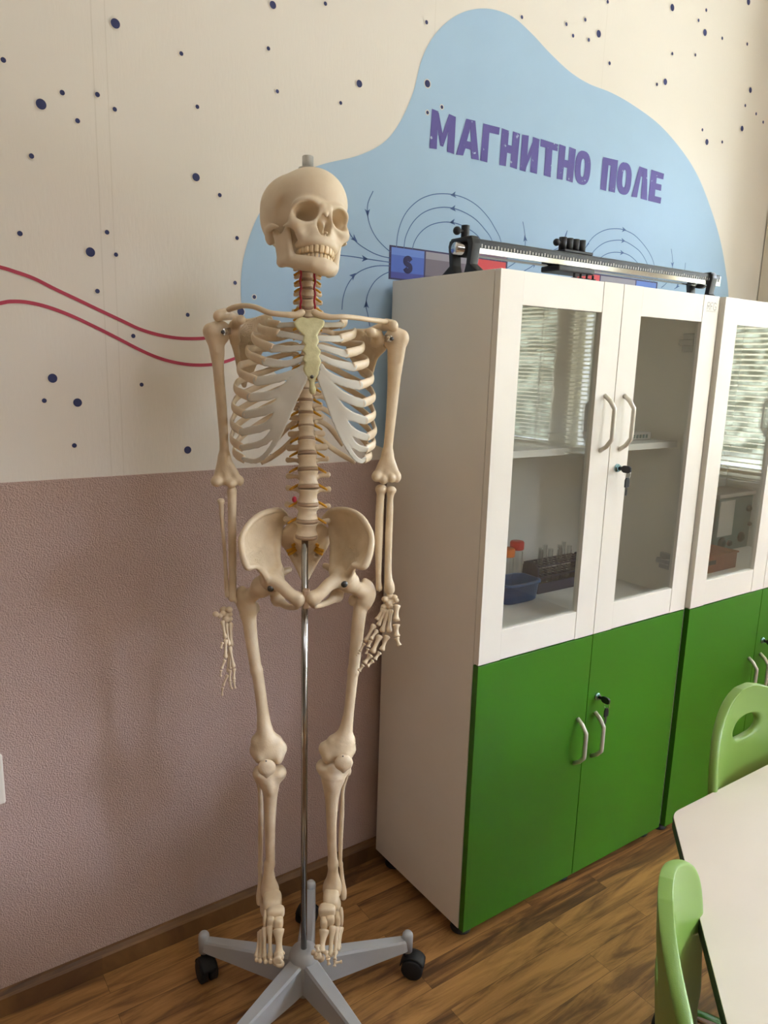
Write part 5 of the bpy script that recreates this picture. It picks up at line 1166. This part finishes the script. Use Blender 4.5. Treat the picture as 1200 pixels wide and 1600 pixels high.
def foot(parts, mts, toes, heel):
    q = SDF(); c = tf(*heel); q.ell(c, V3(.020, .034, .020), .006); q.build('heel_bone', B_, skel, .002)
    ft = None
    for i, (nm, x0, x1, y0, y1, d, th) in enumerate(parts):
        q = SDF(); a, c = tf(x0, y0, d), tf(x1, y1, d); m_ = (a + c) / 2; h = np.abs(c - a) / 2
        def f(X, Y, Z, m_=m_, h=h, th=th): return (((np.abs(X - m_[0]) / h[0]) ** 3 + (np.abs(Y - m_[1]) / th) ** 3 + (np.abs(Z - m_[2]) / h[2]) ** 3) ** (1 / 3) - 1) * min(h[0], h[2], th)
        q.fn(f, m_ - V3(h[0], th, h[2]), m_ + V3(h[0], th, h[2]), .001)
        o = q.build('foot' if ft is None else nm, B_, skel if ft is None else ft, .0015)
        if ft is None: ft = o
    for (xa, ya, da), (xb, yb, db), r in mts:
        b = MB(); p, q_ = Vector(tf(xa, ya, da)), Vector(tf(xb, yb, db)); rr = r / 6.667 / 760
        pts_ = [p.lerp(q_, t) for t in (0, .04, .15, .35, .6, .8, .9, .97, 1)]; b.tube(pts_, [rr * k for k in (.8, 1.2, 1.1, .75, .62, .75, 1.1, 1.1, .5)], 14); b.obj('metatarsal', B_, ft, smooth=True)
    for (xa, ya, da), (xb, yb, db), r in toes:
        b = MB(); finger_bone(b, tf(xa, ya, da), tf(xb, yb, db), r / 6.667 / 760); b.obj('toe_bone', B_, ft, smooth=True)
foot([('tarsal',205,402,318,462,-.030,.026),('tarsal',245,432,452,545,-.058,.014),('tarsal',315,418,556,662,-.074,.013),('tarsal',243,332,538,640,-.070,.012),('tarsal',204,252,500,648,-.062,.014)],
     [((368,672,-.084),(376,955,-.118),52),((274,638,-.080),(284,985,-.114),30),((224,655,-.076),(222,988,-.110),28),((196,680,-.070),(182,990,-.104),27),((180,700,-.064),(138,970,-.098),27)],
     [((372,965,-.122),(352,1020,-.140),44),((372,1030,-.140),(392,1040,-.120),34),((286,990,-.118),(284,1020,-.136),22),((226,995,-.114),(234,1022,-.132),20),((182,992,-.108),(176,1012,-.126),19),((140,975,-.102),(140,1002,-.120),19)], (270, 440, .025))
foot([('tarsal',832,1002,300,440,-.030,.026),('tarsal',784,962,430,538,-.058,.014),('tarsal',802,882,556,662,-.074,.013),('tarsal',850,952,528,622,-.070,.012),('tarsal',950,1012,515,632,-.064,.012),('tarsal',1000,1042,470,628,-.056,.014)],
     [((846,680,-.084),(812,930,-.118),46),((932,640,-.080),(904,970,-.114),34),((970,650,-.076),(958,950,-.110),28),((998,652,-.070),(984,905,-.104),25),((1024,655,-.064),(998,885,-.098),22)],
     [((770,850,-.125),(782,925,-.138),26),((725,920,-.130),(770,940,-.140),22),((770,950,-.140),(815,985,-.124),34),((860,915,-.120),(884,985,-.136),22),((884,985,-.136),(892,1050,-.140),18),((962,920,-.114),(955,1000,-.130),18),((955,1005,-.130),(950,1070,-.138),16),((955,1030,-.132),(1030,1018,-.130),16)], (925, 420, .025))
# hip bolts
for x, y in ((315, 697), (890, 664)):
    b = MB(); p = Vector(tp(x, y, -.056)); b.tube([p + Vector((0, .022, 0)), p + Vector((0, .004, 0)), p + Vector((0, -.002, 0)), p + Vector((0, -.005, 0))], [.0042, .0064, .0064, .004], 18); b.obj('hip_bolt', MT['darksteel'], skel, auto=True)
# ------------------------------------------------------------------ daylight
w = bpy.data.worlds.new('daylight'); scene.world = w; w.use_nodes = True; nt = w.node_tree; bg = nt.nodes['Background']
tc = node(nt, 'ShaderNodeTexCoord'); sp = node(nt, 'ShaderNodeSeparateXYZ'); nt.links.new(tc.outputs['Generated'], sp.inputs[0])
nz = node(nt, 'ShaderNodeTexNoise', Scale=14.0, Detail=6.0, Roughness=0.65); nt.links.new(tc.outputs['Generated'], nz.inputs['Vector'])
# bright hazy sky above a soft tree line
ma = node(nt, 'ShaderNodeMath', operation='MULTIPLY_ADD'); nt.links.new(nz.outputs['Fac'], ma.inputs[0]); ma.inputs[1].default_value = 0.9; nt.links.new(sp.outputs['Z'], ma.inputs[2])
mr = node(nt, 'ShaderNodeMapRange'); mr.inputs['From Min'].default_value = 0.66; mr.inputs['From Max'].default_value = 0.76; nt.links.new(ma.outputs[0], mr.inputs['Value'])
tr = node(nt, 'ShaderNodeMix', data_type='RGBA'); tr.inputs['A'].default_value = (0.008, 0.009, 0.006, 1); tr.inputs['B'].default_value = (0.045, 0.05, 0.042, 1)
n2 = node(nt, 'ShaderNodeTexNoise', Scale=60.0, Detail=5.0); nt.links.new(tc.outputs['Generated'], n2.inputs['Vector']); mc = node(nt, 'ShaderNodeMapRange'); mc.inputs['From Min'].default_value = 0.42; mc.inputs['From Max'].default_value = 0.66; nt.links.new(n2.outputs['Fac'], mc.inputs['Value']); nt.links.new(mc.outputs['Result'], tr.inputs['Factor'])
mx = node(nt, 'ShaderNodeMix', data_type='RGBA'); nt.links.new(mr.outputs['Result'], mx.inputs['Factor']); nt.links.new(tr.outputs['Result'], mx.inputs['A']); mx.inputs['B'].default_value = (0.92, 1.02, 1.34, 1)
gr = node(nt, 'ShaderNodeMapRange'); gr.inputs['From Min'].default_value = -0.09; gr.inputs['From Max'].default_value = -0.16; nt.links.new(sp.outputs['Z'], gr.inputs['Value'])
mg_ = node(nt, 'ShaderNodeMix', data_type='RGBA'); nt.links.new(gr.outputs['Result'], mg_.inputs['Factor']); nt.links.new(mx.outputs['Result'], mg_.inputs['A']); mg_.inputs['B'].default_value = (0.145, 0.15, 0.15, 1)
nt.links.new(mg_.outputs['Result'], bg.inputs['Color']); bg.inputs['Strength'].default_value = SKY
for i, (a, b) in enumerate(OPEN):
    l = bpy.data.lights.new('window_daylight', 'AREA'); l.shape = 'RECTANGLE'; l.size = HEAD - SILL; l.size_y = b - a; l.cycles.is_portal = True
    o = bpy.data.objects.new('window_daylight', l); COL.objects.link(o); o.location = (RX + .16, (a + b) / 2, (SILL + HEAD) / 2); o.rotation_euler = (0, PI / 2, 0)
# unseen area lights under the ceiling, added as soft fill
for x, y, e in FILLS:
    l = bpy.data.lights.new('fill_panel', 'AREA'); l.shape = 'RECTANGLE'; l.size = .6; l.size_y = .6; l.energy = e; l.color = (.96, 1.0, 1.12)
    o = bpy.data.objects.new('fill_panel', l); COL.objects.link(o); o.location = (x, y, CZ - .03)
    
scene.view_settings.view_transform = 'Standard'; scene.view_settings.look = 'None'; scene.view_settings.gamma = 1.0; scene.view_settings.use_curve_mapping = False
scene.view_settings.exposure = EXPO
scene.cycles.use_denoising = True
scene.cycles.max_bounces = 8; scene.cycles.diffuse_bounces = 5; scene.cycles.glossy_bounces = 4; scene.cycles.transmission_bounces = 6; scene.cycles.transparent_max_bounces = 12
scene.cycles.sample_clamp_indirect = 6.0; scene.cycles.caustics_reflective = False; scene.cycles.caustics_refractive = False
